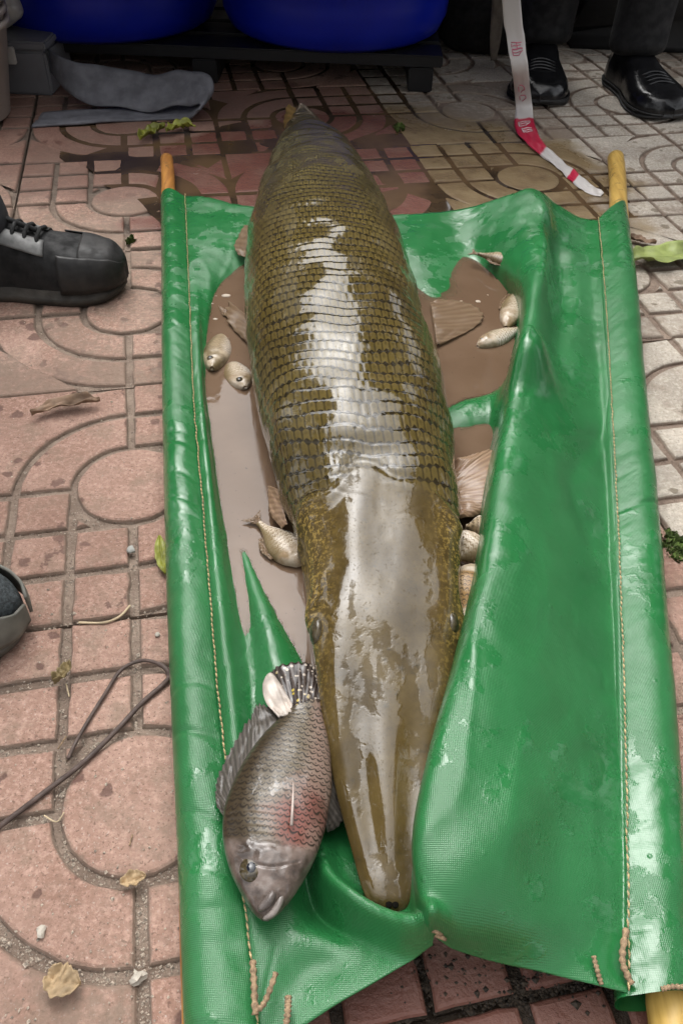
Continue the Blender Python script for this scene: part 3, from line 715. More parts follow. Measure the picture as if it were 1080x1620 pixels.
fin('dorsal_fin', [un(353,1290,TZ),un(364,1252,TZ+.002),un(397,1190,TZ+.002),(un(444,1137,TZ))], [un(343,1275,.060),un(340,1248,.058),un(350,1212,.058),(un(372,1170,.058)),un(396,1132,.060),un(408,1112,.060),un(432,1118,.062)], M_DFIN, til, 20, thick=.001, seed=9, jag=.10)
fin('anal_fin', [un(524,1215,TZ-.004),un(516,1305,TZ-.006)], [un(532,1250,.052),un(541,1285,.048),un(540,1303,.046),un(518,1318,.05)], M_DFIN, til, 8, seed=10, jag=.06)
M_WFLESH = simple('white_flesh', (.44,.38,.33), .35, .3, 60, .4, 400, .0006)
fin('tail_underside', [un(461,1131,TZ+.009),un(447,1134,TZ+.009)], [un(462,1116,TZ+.006),un(444,1084,.066),un(428,1066,.0645),un(417,1082,.064),un(420,1108,.066),un(440,1134,TZ+.008)], M_WFLESH, til, 5, thick=.002, seed=11, jag=.0, wav=.0003)
M_RAY = simple('pale_ray', (.42,.34,.30), .3)
bm = bmesh.new(); tube(bm, [un(464,1238,TZ+.026),un(463,1270,TZ+.026),un(461,1306,TZ+.024)], [.0004,.0009,.0013], 8); bmobj('pectoral_ray', bm, M_RAY, til)
c = un(398,1374,TZ+.0135); bm = bmesh.new(); uvball(bm, c, .0084, 1, 1.1, .45, 26); e = bmobj('eye', bm, M_IRIS, til)
bm = bmesh.new(); uvball(bm, c+Vector((0,-.0003,.0009)), .0058, 1, 1.1, .54); bmobj('pupil', bm, M_EYE, e)
M_LIP = simple('pale_lip', (.22,.19,.17), .25, .25, 90)
bm = bmesh.new(); tube(bm, smooth_path([un(446,1408,TZ+.008),un(443,1425,TZ+.008),un(432,1444,TZ+.006),un(417,1454,TZ+.003)], 16), [.0010+.0015*math.sin(PI*k/15)**.5 for k in range(16)], 10); bmobj('lip', bm, M_LIP, til)
M_LIP2 = simple('grey_lip', (.11,.09,.08), .25, .25, 90)
bm = bmesh.new(); tube(bm, smooth_path([un(434,1410,TZ+.012),un(424,1426,TZ+.010),un(410,1440,TZ+.007)], 16), [.0012+.0022*math.sin(PI*k/15)**.5 for k in range(16)], 10); bmobj('lip', bm, M_LIP2, til)

M_PALEF = fish_mat('pale_fish_skin', (.20,.15,.08), (.52,.44,.34), (.62,.56,.49), (.18,.12,.06), None, ((.26,.18,.10),(.50,.42,.33)), rough=.24)
M_OLIVEF = fish_mat('olive_fish_skin', (.14,.10,.055), (.34,.26,.16), (.55,.47,.38), (.07,.05,.03), None, ((.16,.12,.06),(.42,.34,.24)))
M_CARP = fish_mat('amber_fish_skin', (.13,.075,.025), (.30,.17,.055), (.5,.40,.28), (.05,.03,.014), None, ((.3,.24,.16),(.5,.42,.32)))
def small_fish(label, head, tail, width, z, mat, thick=.012, eye=True, tailfin=True, group='small dead fish in the muddy water', zs=(0,0), flip=1):
    h, t = un(*head, z), un(*tail, z); ax = (h-t); L = ax.length; ax.normalize(); sd_ = Vector((-ax.y, ax.x, 0))
    root = empty('small_fish', (t+h)/2, label=label, cat='fish', group=group)
    prof = [(0,.20),(.08,.22),(.22,.42),(.4,.78),(.58,1),(.75,.92),(.88,.66),(.96,.38),(1,.16)]
    pr = [(t+ax*L*s-sd_*width/2*w*flip*(1.0), t+ax*L*s+sd_*width/2*w*flip) for s, w in prof]
    flat_fish_mesh('body', pr, z, thick, mat, root, n=60, m=36, scale_r=.0045, head_from=.76, zslope=zs)
    if tailfin:
        fin('tail_fin', [t-sd_*width*.08, t+sd_*width*.08], [t-sd_*width*.32-ax*L*.20, t-ax*L*.15, t+sd_*width*.32-ax*L*.20], M_FIN2, root, 6, thick=.0008, jag=.03)
    e0, e1 = t+ax*L*.30-sd_*width*.24*flip, t+ax*L*.66-sd_*width*.48*flip
    if zs == (0,0): fin('dorsal_fin', [e0+Vector((0,0,.001)), e1+Vector((0,0,.001))], [e0-sd_*width*.14*flip-ax*L*.06, (e0+e1)/2-sd_*width*.24*flip-ax*L*.05, e1-sd_*width*.10*flip], M_FIN2, root, 8, thick=.0006, jag=.06)
    if eye:
        bm = bmesh.new(); c = t+ax*L*.88-sd_*width*.10*flip+Vector((0,0,thick*.58)); uvball(bm, c, width*.115, 1, 1, .5); e = bmobj('eye', bm, M_IRIS, root)
        bm = bmesh.new(); uvball(bm, c+Vector((0,0,width*.02)), width*.075, 1, 1, .6); bmobj('pupil', bm, M_EYE, e)
    return root
small_fish('small pale fish with dark eye floating against the left sleeve', (336,588), (356,500), .040, .036, M_OLIVEF, .017, zs=(-.022,.004))
small_fish('small belly-up fish touching the scaly flank beside the dark-eyed fish', (388,616), (356,548), .038, .036, M_PALEF, .014, zs=(-.020,.003))
small_fish('cream fish sticking out from under the huge fish\'s cheek', (480,894), (410,828), .038, .038, M_PALEF, .012, eye=False, zs=(0,0))
small_fish('slim olive fish at the water\'s far edge on the green sheet', (824,420), (756,402), .032, .054, M_OLIVEF, .011)
small_fish('cream belly-up fish leaning on the green fold', (800,518), (826,450), .036, .036, M_PALEF, .012, eye=False)
small_fish('pale silvery fish below the cream one by the green fold', (755,548), (828,518), .030, .036, M_PALEF, .011)
small_fish('pale-headed fish under the fan-shaped fin of the huge fish', (760,858), (722,884), .046, .062, M_PALEF, .016, tailfin=False)
small_fish('grey fish half hidden in shade under the fan-shaped fin', (770,838), (736,834), .030, .058, M_OLIVEF, .012, tailfin=False)
small_fish('amber scaled fish wedged between the big head and the green fold', (752,900), (730,985), .044, .058, M_CARP, .018, eye=False)
small_fish('grey scaled fish wedged beside the huge fish\'s right eye', (742,965), (720,1085), .040, .058, M_OLIVEF, .016, eye=False)

# foam flecks on the pool
M_FOAM = simple('foam', (.40,.33,.26), .6)
for (x,y,r) in [(358,468,.0052),(341,505,.0028),(363,500,.002),(342,468,.0015),(337,480,.0013),(756,477,.0034),(729,476,.0015),(771,467,.0013)]:
    bm = bmesh.new(); uvball(bm, un(x,y,WZ), r, 1.3, .9, .35, 12)
    for v in bm.verts: v.co += Vector((.0015*nz(v.co.x,v.co.y,v.co.z,200), .0015*nz(v.co.y,v.co.x,v.co.z,210), 0))
    tag(bmobj('foam_fleck', bm, M_FOAM), 'small off-white fleck of scum floating on the muddy pool', 'scum', 'scum flecks on the muddy pool')
#MARK2
# ------------------------------------------------------------------ background: drums, clutter, added sky blockers
def plastic(name, col, rough=.35): return simple(name, col, rough, .12, 6, .15, 60, .001)
M_BLUE = plastic('blue_plastic', (.004,.016,.38), .38); M_BLACKP = plastic('black_plastic', (.006,.006,.007), .5)
def drum(x, y, z0, r, h, label):
    root = empty('plastic_drum', (x,y,z0), label=label, cat='drum', group='blue plastic drums')
    bm = bmesh.new()
    prof = [(0,z0+.012),(r*.80,z0+.010),(r*.86,z0),(r*.93,z0+.012),(r*.985,z0+.045),(r,z0+.09)]
    for zc in (.30,.52): prof += [(r,z0+h*zc-.03),(r*1.025,z0+h*zc-.012),(r*1.025,z0+h*zc+.012),(r,z0+h*zc+.03)]
    prof += [(r,z0+h*.86),(r*.97,z0+h*.92),(r*.90,z0+h*.965),(r*.86,z0+h*.97),(0,z0+h*.965)]
    lathe(bm, prof, x, y, 64); bmobj('shell', bm, M_BLUE, root)
    bm = bmesh.new(); lathe(bm, [(r*.885,z0+h*.955),(r*.93,z0+h*.96),(r*.935,z0+h*1.0),(r*.86,z0+h*1.0),(r*.85,z0+h*.965),(r*.885,z0+h*.955)], x, y, 64); bmobj('lid_ring', bm, M_BLACKP, root)
    bm = bmesh.new(); lathe(bm, [(0,z0+h*1.0),(.03,z0+h*1.0),(.034,z0+h*.99),(.034,z0+h*.965)], x+.1, y, 20); bmobj('bung', bm, M_BLACKP, root)
drum(-.665, 2.38, .085, .296, .50, 'blue plastic drum beside the stacked beige buckets')
drum(-.07, 2.39, .085, .290, .50, 'blue plastic drum standing between the other drum and the dark sack')
# black pallet the drums stand on
tr = empty('pallet', (-.35,2.35,0), label='low black pallet under the blue drums', cat='pallet')
for k in range(4):
    y0 = 2.16+.125*k; bm = bmesh.new(); box(bm, -.96,.20,y0,y0+.10,.056,.082,.003); bmobj('board', bm, M_BLACKP, tr, False)
for x in (-.94,-.41,.12):
    bm = bmesh.new(); box(bm, x,x+.06,2.16,2.635,.0005,.054,.003); bmobj('skid', bm, M_BLACKP, tr, False)
# dark canvas sack beside the drums
M_SACK = simple('dark_canvas', (.012,.011,.010), .8, .3, 20, .6, 60, .004)
bm = bmesh.new(); lathe(bm, [(0,.003),(.12,.003),(.155,.03),(.165,.12),(.155,.25),(.15,.36),(.10,.43),(.05,.45),(.06,.50),(0,.505)], .36, 2.62, 48)
for v in bm.verts: v.co += Vector((.03*nz(v.co.x,v.co.y,v.co.z,9), .03*nz(v.co.y,v.co.z,v.co.x,9), 0))
tag(bmobj('sack', bm, M_SACK), 'dark upright canvas sack between blue drum and black trousers', 'sack')
M_WALL = simple('dark_render', (.035,.034,.033), .85, .3, 3, .5, 40, .004)
wl = empty('added_wall', (0,8.1,0), label='added dark grey backdrop, out of view far behind the trailer', cat='added_wall')  # unseen backdrop, added to give low reflections something dark
bm = bmesh.new(); box(bm, -9,9,8.0,8.25,-.05,2.2); bmobj('added_wall_face', bm, M_WALL, wl, False)
bm = bmesh.new(); box(bm, -9.05,9.05,7.95,8.30,2.203,2.3,.01); bmobj('coping', bm, M_WALL, wl, False)
M_STEEL = simple('dark_steel', (.018,.017,.016), .6, .4, 15, .4, 80, .002); M_PLANK = simple('dark_planks', (.03,.024,.018), .8, .4, 12, .5, 60, .003); M_TARP = simple('black_tarpaulin', (.012,.012,.013), .55, .3, 10, .5, 30, .004)
tl = empty('added_trailer', (-.9,3.0,0), label='added dark flatbed trailer blocking the sky over the blue drums', cat='trailer')  # trailer added to keep sky light off the drums and far paving
for k in range(15):
    y0 = 1.92+.135*k; bm = bmesh.new(); box(bm, -2.6,.36,y0,y0+.13,.665,.695,.003); bmobj('plank', bm, M_PLANK, tl, False)
for y0 in (1.86,3.95):
    bm = bmesh.new(); box(bm, -2.62,.38,y0,y0+.055,.63,.72,.006); bmobj('side_rail', bm, M_STEEL, tl, False)
for x0 in (-2.3,-1.4,.22):
    bm = bmesh.new(); box(bm, x0,x0+.07,1.92,3.94,.61,.662,.004); bmobj('cross_member', bm, M_STEEL, tl, False)
for x0 in (-2.5,.22):
    for y0 in (2.86,3.80):
        bm = bmesh.new(); box(bm, x0,x0+.06,y0,y0+.06,.0,.60,.004); bmobj('leg', bm, M_STEEL, tl, False)
for x0 in (-1.75,):
    for y0 in (2.9,3.7):
        bm = bmesh.new(); tube(bm, [(x0,y0-.09,.29),(x0,y0-.07,.29),(x0,y0+.07,.29),(x0,y0+.09,.29)], [.24,.29,.29,.24], 40); bmobj('wheel', bm, M_BLACKP, tl)
sk = []
for i in range(90):
    for j in range(10):
        x = -2.55+2.90*i/89; q = j/9; sk.append((x, 1.848-.012*q*math.sin(i*1.1)-.02*q*nz(i*.3,2), .70-.385*q+.012*q*nz(i*.35,9)))
o = mesh('added_tarp_skirt', sk, grid_faces(90,10), M_TARP, tl); solid(o,.002)  # hanging sheet added to cut the light reaching the drums
bm = bmesh.new(); box(bm, -2.4,-.42,2.1,3.7,.697,1.10,.06)  # covered load, added to block sky from the left pool's reflection
bmesh.ops.subdivide_edges(bm, edges=bm.edges[:], cuts=5, use_grid_fill=True)
for v in bm.verts:
    if v.co.z > .8: v.co += Vector((.03*nz(*v.co,4),.03*nz(v.co.y,v.co.x,v.co.z,4),.05*nz(v.co.x,v.co.y,7,3)))
tag(bmobj('added_tarp_load', bm, M_TARP), 'added black tarpaulin load blocking the sky above the trailer', 'load')

bm = bmesh.new(); box(bm, .52,2.2,2.52,3.5,.001,.85,.08)  # covered heap, added as dark backing behind the leather shoes
bmesh.ops.subdivide_edges(bm, edges=bm.edges[:], cuts=5, use_grid_fill=True)
for v in bm.verts:
    if v.co.z > .05: v.co += Vector((.05*nz(*v.co,5),.05*nz(v.co.y,v.co.x,v.co.z,5),.05*nz(v.co.x,v.co.y,7,3)))
tag(bmobj('added_tarp_heap', bm, M_TARP), 'added black tarpaulin heap darkening the space behind the polished leather shoes', 'heap')
aw = empty('added_awning', (1.3,2.9,0), label='added dark cloth canopy shading the paving before the black tarpaulin heap', cat='added_awning')  # canopy added above the view to shade the far right paving
av = []
for i in range(30):
    for j in range(30):
        x, y = .34+1.9*i/29, 1.92+2.0*j/29; av.append((x, y, 1.95+.12*j/29-.06*math.sin(PI*i/29)*math.sin(PI*j/29)))
o = mesh('added_awning_cloth', av, grid_faces(30,30), M_TARP, aw); solid(o, .003)
for x in (1.1,2.2):
    for y in (1.95,3.88):
        bm = bmesh.new(); tube(bm, [(x,y,0),(x,y,1.94 if y < 3 else 2.05)], .014, 10); bmobj('added_awning_post', bm, M_STEEL, aw)
# stack of beige buckets
M_BEIGE = plastic('beige_plastic', (.40,.35,.31), .4)
bc = un(-62,185,0); bw = empty('bucket_stack', bc); bpy.data.objects.remove(bw)
for k in range(3):
    z = .004+.022*k; bm = bmesh.new()
    lathe(bm, [(0,z),(.104,z),(.108,z+.004),(.142,z+.176),(.150,z+.178),(.150,z+.188),(.139,z+.188),(.105,z+.008),(0,z+.006)], bc.x, bc.y+.0, 56)
    tag(bmobj('bucket', bm, M_BEIGE), ['outermost beige plastic bucket of the nested stack, standing on the paving','middle beige plastic bucket of the nested stack','innermost beige plastic bucket at the top of the nested stack'][k], 'bucket', 'nested beige buckets')
# white crumpled bag and grey case behind them
M_BAG = simple('white_bag', (.55,.52,.48), .35, .1, 20, .4, 50, .004)
cbag = uy(14,62,2.12)
bm = bmesh.new(); bmesh.ops.create_icosphere(bm, subdivisions=5, radius=.085)
for v in bm.verts:
    n = .035*nz(*v.co,11)+.02*nz(v.co.x,v.co.y,v.co.z,26)
    v.co = v.co*(1+n*6); v.co.z *= .75; v.co += Vector((cbag.x-.035,cbag.y,.175))
tag(bmobj('plastic_bag', bm, M_BAG), 'crumpled white plastic bag lying on the grey case behind the buckets', 'bag')
M_CASE = plastic('grey_plastic', (.16,.16,.17), .4)
gc = empty('case', (cbag.x,2.1,0), label='low grey plastic case standing behind the beige buckets', cat='case')
bm = bmesh.new(); box(bm, cbag.x-.30,cbag.x+.115,2.02,2.2,.0005,.095,.006); bmobj('case_body', bm, M_CASE, gc, False)
bm = bmesh.new(); box(bm, cbag.x-.305,cbag.x+.12,2.015,2.205,.0975,.115,.004); bmobj('lid', bm, M_CASE, gc, False)
bm = bmesh.new(); box(bm, cbag.x+.02,cbag.x+.05,2.004,2.0145,.07,.105,.002); bmobj('latch', bm, M_BAG, gc, False)

def ribbon(name, pts, wid, mat, parent=None, n=80, m=7, thick=.0015, wob=.002, side=None, twist=None):
    """pts: centreline; side: list of across-vectors"""
    C_ = crom(np.array([tuple(p) for p in pts]), np.linspace(0,len(pts)-1,n))
    S_ = crom(np.array([tuple(Vector(p).normalized()) for p in side]), np.linspace(0,len(side)-1,n))
    Wd = crom(np.array(wid,float).reshape(-1,1) if hasattr(wid,'__len__') else np.full((2,1),wid), np.linspace(0,(len(wid) if hasattr(wid,'__len__') else 2)-1,n))[:,0]
    V = []
    for i in range(n):
        sv = S_[i]/np.linalg.norm(S_[i])
        for j in range(m):
            p = C_[i]+sv*Wd[i]*(j/(m-1)-.5); p = p+np.array([0,0,wob*nz(i*.11,j*.6,wob*999)]); p[2] = max(p[2], .0012); V.append(p)
    o = mesh(name, V, grid_faces(n,m), mat, parent); solid(o, thick, 0); return o, np.array(V).reshape(n,m,3)
M_HOSE = simple('grey_webbing', (.13,.13,.145), .75, .25, 30, .5, 400, .001)
up = Vector((0,.35,1)); fl = Vector((0,1,.12))
hp = [uy(62,78,2.15),un(88,104,.07),un(120,128,.055),un(180,138,.045),un(240,146,.040),un(290,140,.05),un(322,142,.06),un(326,160,.045),un(300,176,.008),un(230,178,.004),un(150,184,.004),un(60,190,.004)]
hs_ = [up,up,(0,.6,.8),(0,.7,.7),(0,.75,.6),(0,.8,.6),(.2,.8,.5),(.2,.9,.1),(0,1,.1),(0,1,.04),(0,1,.02),(0,1,0)]
o, _ = ribbon('flat_hose', hp, [.03,.05,.075,.09,.09,.085,.08,.075,.08,.085,.085,.085], M_HOSE, n=140, m=9, thick=.004, side=hs_, wob=.006)
tag(o, 'flat grey hose doubled back on itself on the paving before the drums', 'hose')

# ------------------------------------------------------------------ people
def shoe(parent, toe, ang, L, Wd, style, M):
    """toe: ground point under the toe tip; ang: direction the toe points"""
    dx = Vector((math.cos(ang), math.sin(ang), 0)); dy = Vector((-math.sin(ang), math.cos(ang), 0)); heel = Vector((toe.x,toe.y,0))-dx*L
    def hw(t):
        xs = [0,.02,.06,.15,.3,.45,.6,.72,.82,.9,.95,.98,1]; ys = [.0,.17,.27,.34,.33,.35,.44,.49,.48,.41,.31,.21,.0]
        return float(np.interp(t,xs,ys))*Wd
    def ht(t):
        xs = [0,.05,.2,.38,.5,.62,.75,.86,.94,1]; ys = ([.075,.088,.092,.090,.078,.066,.058,.053,.045,.028] if style != 'leather' else [.065,.075,.085,.085,.07,.06,.052,.048,.040,.022])
        return float(np.interp(t,xs,ys))
    def W(t, y, z): return heel+dx*(L*t)+dy*y+Vector((0,0,z))
    ts = [0,.01,.03,.06,.1]+[.15+.05*k for k in range(14)]+[.84,.87,.9,.92,.94,.96,.975,.988,.996,1]
    n = len(ts); m = 15; sole_h = .026 if style != 'leather' else .014
    root = parent
    # sole
    V = []
    for t in ts:
        w = max(hw(t),.0005)*1.06; z1 = sole_h+.006*max(0,(t-.8)/.2)**2; zb = .0005+.010*max(0,(t-.82)/.18)**2+.003*max(0,(.05-t)/.05)
        for k in range(m):
            a = 2*PI*k/m; y = w*math.copysign(abs(math.cos(a))**.35, math.cos(a)); s_ = math.sin(a)
            V.append(W(t, y, zb if s_ < -.3 else (z1 if s_ > .3 else (zb+z1)/2)))
    sole = mesh('sole', V, grid_faces(n,m,wrap=True)+[tuple(range(m)),tuple(range((n-1)*m,n*m))[::-1]], M['sole'], root)
    # upper
    def upper(t0, t1, off, z0f, z1f, mat, name, par, nn=40, mm=41):
        V = []
        for i in range(nn):
            t = t0+(t1-t0)*i/(nn-1); w = max(hw(t)*.97,.0004)+off; h = ht(t)+off
            for j in range(mm):
                q = z0f+(z1f-z0f)*j/(mm-1)   # 0 = one side at sole, .5 top, 1 other side
                a = PI*(1-q); y = w*math.copysign(abs(math.cos(a))**.62, math.cos(a)); z = sole_h-.004+(h)*abs(math.sin(a))**.72
                p = W(min(t,1)+(off/L if t > .9 else 0), y, z); V.append(p)
        return mesh(name, V, grid_faces(nn,mm), mat, par)
    up_ = upper(0,1,0,0,1,M['upper'],'upper',root,60,45)
    if style == 'sneaker':
        for a_, b_ in ((.0,.30),(.70,1.0)):
            o = upper(.70,1.0,.0030,a_,b_,M['bumper'],'toe_guard',root,24,14); solid(o,.002)
        o = upper(.80,1.0,.0028,.0,1,M['bumper'],'toe_cap',root,14,40); o.data.materials[0] = M['bumper']; solid(o,.0015)
        for q0, q1 in ((.26,.45),(.55,.74)):
            o = upper(.34,.64,.0028,q0,q1,M['panel'],'lace_panel',root,18,10); solid(o,.0015)
        for k in range(5):
            t = .38+.055*k; w = hw(t)*.66; bm = bmesh.new(); h = ht(t)+sole_h
            tube(bm, [W(t,-w,h-.016),W(t+.01,-w*.5,h+.001),W(t+.018,0,h+.005),W(t+.026,w*.5,h),W(t+.035,w,h-.018)], .0032, 7); bmobj('lace', bm, M['lace'], root)
        bm = bmesh.new(); pts = [W(.36+.25*k/16, .0, ht(.36+.25*k/16)+sole_h+.012-.010*k/16) for k in range(17)]
        tube(bm, pts, .004, 7); bmobj('lace', bm, M['lace'], root)
    elif style == 'trail':
        o = upper(.74,1.0,.0045,.0,.22,M['bumper'],'toe_guard',root,30,16); solid(o,.003)
        o = upper(.74,1.0,.0045,.78,1.0,M['bumper'],'toe_guard',root,30,16); solid(o,.003)
        bm = bmesh.new()
        pts = []
        for k in range(21):
            q = .18+.64*k/20; t = .87-.30*abs(q-.5)**1.6*4*.5; a = PI*(1-q); w = hw(t)*.97+.0015; h = ht(t)+.0015
            pts.append(W(t, w*math.copysign(abs(math.cos(a))**.62,math.cos(a)), sole_h-.004+h*abs(math.sin(a))**.72))
        tube(bm, pts, .0016, 6); bmobj('piping', bm, M['panel'], root)
    else:
        bm = bmesh.new(); pts = []
        for k in range(41):
            t = .02+.96*k/40; pts.append(W(t, hw(t)*1.02, sole_h+.002))
        for k in range(41):
            t = .98-.96*k/40; pts.append(W(t, -hw(t)*1.02, sole_h+.002))
        tube(bm, pts, .0022, 6); bmobj('welt', bm, M['sole'], root)
        for k in range(4):
            t = .60+.045*k; bm = bmesh.new(); w = hw(t)*.75; h = ht(t)+sole_h-.006
            tube(bm, [W(t+.006*math.sin(q*.9),w*(q/6-1),h+.0045*math.cos((q/6-1)*1.5)-.012*abs(q/6-1)**2) for q in range(13)], [.0008+.0022*math.sin(PI*q/12) for q in range(13)], 6); bmobj('crease', bm, M['upper'], root)
def skin(name, verts, edges, mat, parent, root=0, lev=2, world=True):
    me = bpy.data.meshes.new(name); me.from_pydata([v[:3] for v in verts], edges, []); o = bpy.data.objects.new(name, me); COL.objects.link(o)
    me.materials.append(mat)
    md = o.modifiers.new('skin','SKIN'); md.use_smooth_shade = True
    for i, v in enumerate(verts):
        r = v[3] if len(v) == 4 else v[3:5]; me.skin_vertices[0].data[i].radius = (r,r) if not hasattr(r,'__len__') else r
        me.skin_vertices[0].data[i].use_root = (i == root)
    sb = o.modifiers.new('sub','SUBSURF'); sb.levels = lev; sb.render_levels = lev
    if parent is not None:
        adopt(o, parent)
    return o
M_SKIN = simple('skin', (.45,.28,.20), .5); M_HAIR = simple('hair', (.012,.010,.009), .5)
def person(label, toes, ang, shoe_style, SM, trouser, jacket, L=.29, Wd=.105):
    """toes: two ground points under the toe tips, angs: direction each points"""
    angs = ang if hasattr(ang,'__len__') else (ang,ang)
    ank = [Vector((t.x,t.y,0))-Vector((math.cos(a),math.sin(a),0))*L*.76 for t, a in zip(toes,angs)]
    c = (ank[0]+ank[1])/2; am = sum(angs)/2; fw = Vector((math.cos(am),math.sin(am),0)); sdv = Vector((-fw.y,fw.x,0))
    if (ank[0]-ank[1]).dot(sdv) < 0: ank = ank[::-1]; toes = toes[::-1]; angs = angs[::-1]
    root = empty('person', c, label=label, cat='person')
    P = lambda f, s, z: c+fw*f+sdv*s+Vector((0,0,z))
    hip = [P(0,.10,.88), P(0,-.10,.88)]; knee = [ank[k].lerp(hip[k],.5)+fw*.03+Vector((0,0,.03)) for k in (0,1)]
    for k in (0,1): knee[k].z = .48
    T = lambda v, r: (v.x, v.y, v.z, r)
    body = [T(P(0,0,.95),.12), T(P(0,0,1.12),.115), T(P(0,0,1.32),.125), T(P(0,0,1.45),.08), T(P(.01,0,1.53),.055), T(P(.02,0,1.60),.075), T(P(.025,0,1.69),.085), T(P(.02,0,1.75),.06)]
    edges = [(0,1),(1,2),(2,3),(3,4),(4,5),(5,6),(6,7)]
    for k, s_ in ((0,1),(1,-1)):
        b = len(body); body += [T(hip[k],.085), T(knee[k],.052), T(Vector((ank[k].x,ank[k].y,.09)),.036), T(Vector((ank[k].x,ank[k].y,.045)),.034)]; edges += [(0,b),(b,b+1),(b+1,b+2),(b+2,b+3)]
        b = len(body); body += [T(P(0,.17*s_,1.40),.055), T(P(-.04,.25*s_,1.13),.042), T(P(.05,.19*s_,.93),.032)]; edges += [(3,b),(b,b+1),(b+1,b+2)]
    skin('body', body, edges, M_SKIN, root)
    # trousers
    tv_ = [T(P(0,0,.97),.145), T(P(0,0,.90),.13)]; te = [(0,1)]
    for k in (0,1):
        b = len(tv_); a0 = Vector((ank[k].x,ank[k].y,0)); tv_ += [T(hip[k]-Vector((0,0,.05)),.108), T(knee[k],.085), T(a0.lerp(Vector((knee[k].x,knee[k].y,0)),.2)+Vector((0,0,.20)),.074), T(a0+Vector((0,0,.115)),.074), T(a0+fw*.012+Vector((0,0,.072)),.078)]
        te += [(1,b),(b,b+1),(b+1,b+2),(b+2,b+3),(b+3,b+4)]
    skin('trousers', tv_, te, trouser, root)
    jv = [T(P(0,0,.93),.15), T(P(0,0,1.1),.145), T(P(0,0,1.32),.15), T(P(0,0,1.46),.075)]; je = [(0,1),(1,2),(2,3)]
    for s_ in (1,-1):
        b = len(jv); jv += [T(P(0,.18*s_,1.40),.075), T(P(-.04,.26*s_,1.13),.062), T(P(.04,.205*s_,.95),.055)]; je += [(2,b),(b,b+1),(b+1,b+2)]
    skin('jacket', jv, je, jacket, root)
    bm = bmesh.new(); uvball(bm, P(.0,0,1.725), .100, .95, .92, 1.0, 24)
    for v in list(bm.verts):
        if (v.co-P(0,0,0)).dot(fw) > .055 and v.co.z < 1.74: v.co -= fw*.05
    bmobj('hair', bm, M_HAIR, root)
    bm = bmesh.new(); tube(bm, [P(.10,0,1.70),P(.122,0,1.665),P(.10,0,1.655)], [.006,.014,.010], 8); bmobj('nose', bm, M_SKIN, root)
    for s_ in (1,-1):
        bm = bmesh.new(); uvball(bm, P(.085,.033*s_,1.70), .013, 1,1,1, 12); bmobj('eye', bm, M_EYE, root)
        bm = bmesh.new(); uvball(bm, P(.02,.088*s_,1.68), .028, .5,.5,1.1, 12); bmobj('ear', bm, M_SKIN, root)
    for t, a in zip(toes, angs): 
        sh = empty('shoe', (t.x,t.y,0)); adopt(sh, root)
        shoe(sh, t, a, L, Wd, shoe_style, SM)
    return root
def cloth(name, col): return simple(name, col, .85, .25, 25, .5, 500, .0015)
def leather(name, col, r=.25): return simple(name, col, r, .3, 30, .35, 120, .0015)
SM1 = dict(sole=simple('muddy_sole',(.040,.034,.027),.75,.5,25,.6,120,.002), upper=simple('black_suede',(.004,.004,.004),.8,.35,30,.4,300), bumper=simple('black_rubber',(.010,.009,.008),.6,.6,40,.4,120), panel=simple('grey_panel',(.13,.13,.125),.5,.35,60), lace=cloth('black_lace',(.008,.008,.008)))
SM2 = dict(sole=simple('grey_rubber',(.085,.08,.07),.7,.3,40,.5,120), upper=simple('slate_mesh',(.035,.042,.045),.8,.5,260,.8,420,.002), bumper=simple('grey_guard',(.14,.135,.115),.6,.25,40,.4,90), panel=simple('grey_piping',(.20,.19,.17),.6), lace=cloth('grey_lace',(.1,.1,.1)))
SM3 = dict(sole=leather('leather_sole',(.006,.006,.006),.5), upper=leather('black_leather',(.007,.007,.008),.22), bumper=None, panel=None, lace=None)
M_TBLACK = cloth('black_trousers',(.003,.003,.004)); M_TDARK = cloth('charcoal_trousers',(.02,.02,.024)); M_TNAVY = cloth('navy_trousers',(.015,.02,.035))
M_JBLACK = cloth('black_jacket',(.008,.008,.010)); M_JGREY = cloth('grey_jacket',(.06,.06,.06)); M_JGREEN = cloth('olive_jacket',(.04,.045,.03))
person('person in black trousers and polished black leather shoes facing the stretcher', [Vector((.432,2.075,0)), Vector((.735,2.01,0))], (math.radians(-97), math.radians(-78)), 'leather', SM3, M_TBLACK, M_JBLACK, L=.33, Wd=.150)
person('person whose black sneaker with grey lace panel points at the stretcher', [Vector((-.352,1.150,0)), Vector((-.74,1.42,0))], (math.radians(6), math.radians(10)), 'sneaker', SM1, M_TDARK, M_JGREY, L=.30, Wd=.118)
person('person in slate mesh trail shoes with grey rubber toe guards', [Vector((-.302,.478,0)), Vector((-.40,.21,0))], (math.radians(8), math.radians(-6)), 'trail', SM2, M_TNAVY, M_JGREEN, L=.28, Wd=.092)

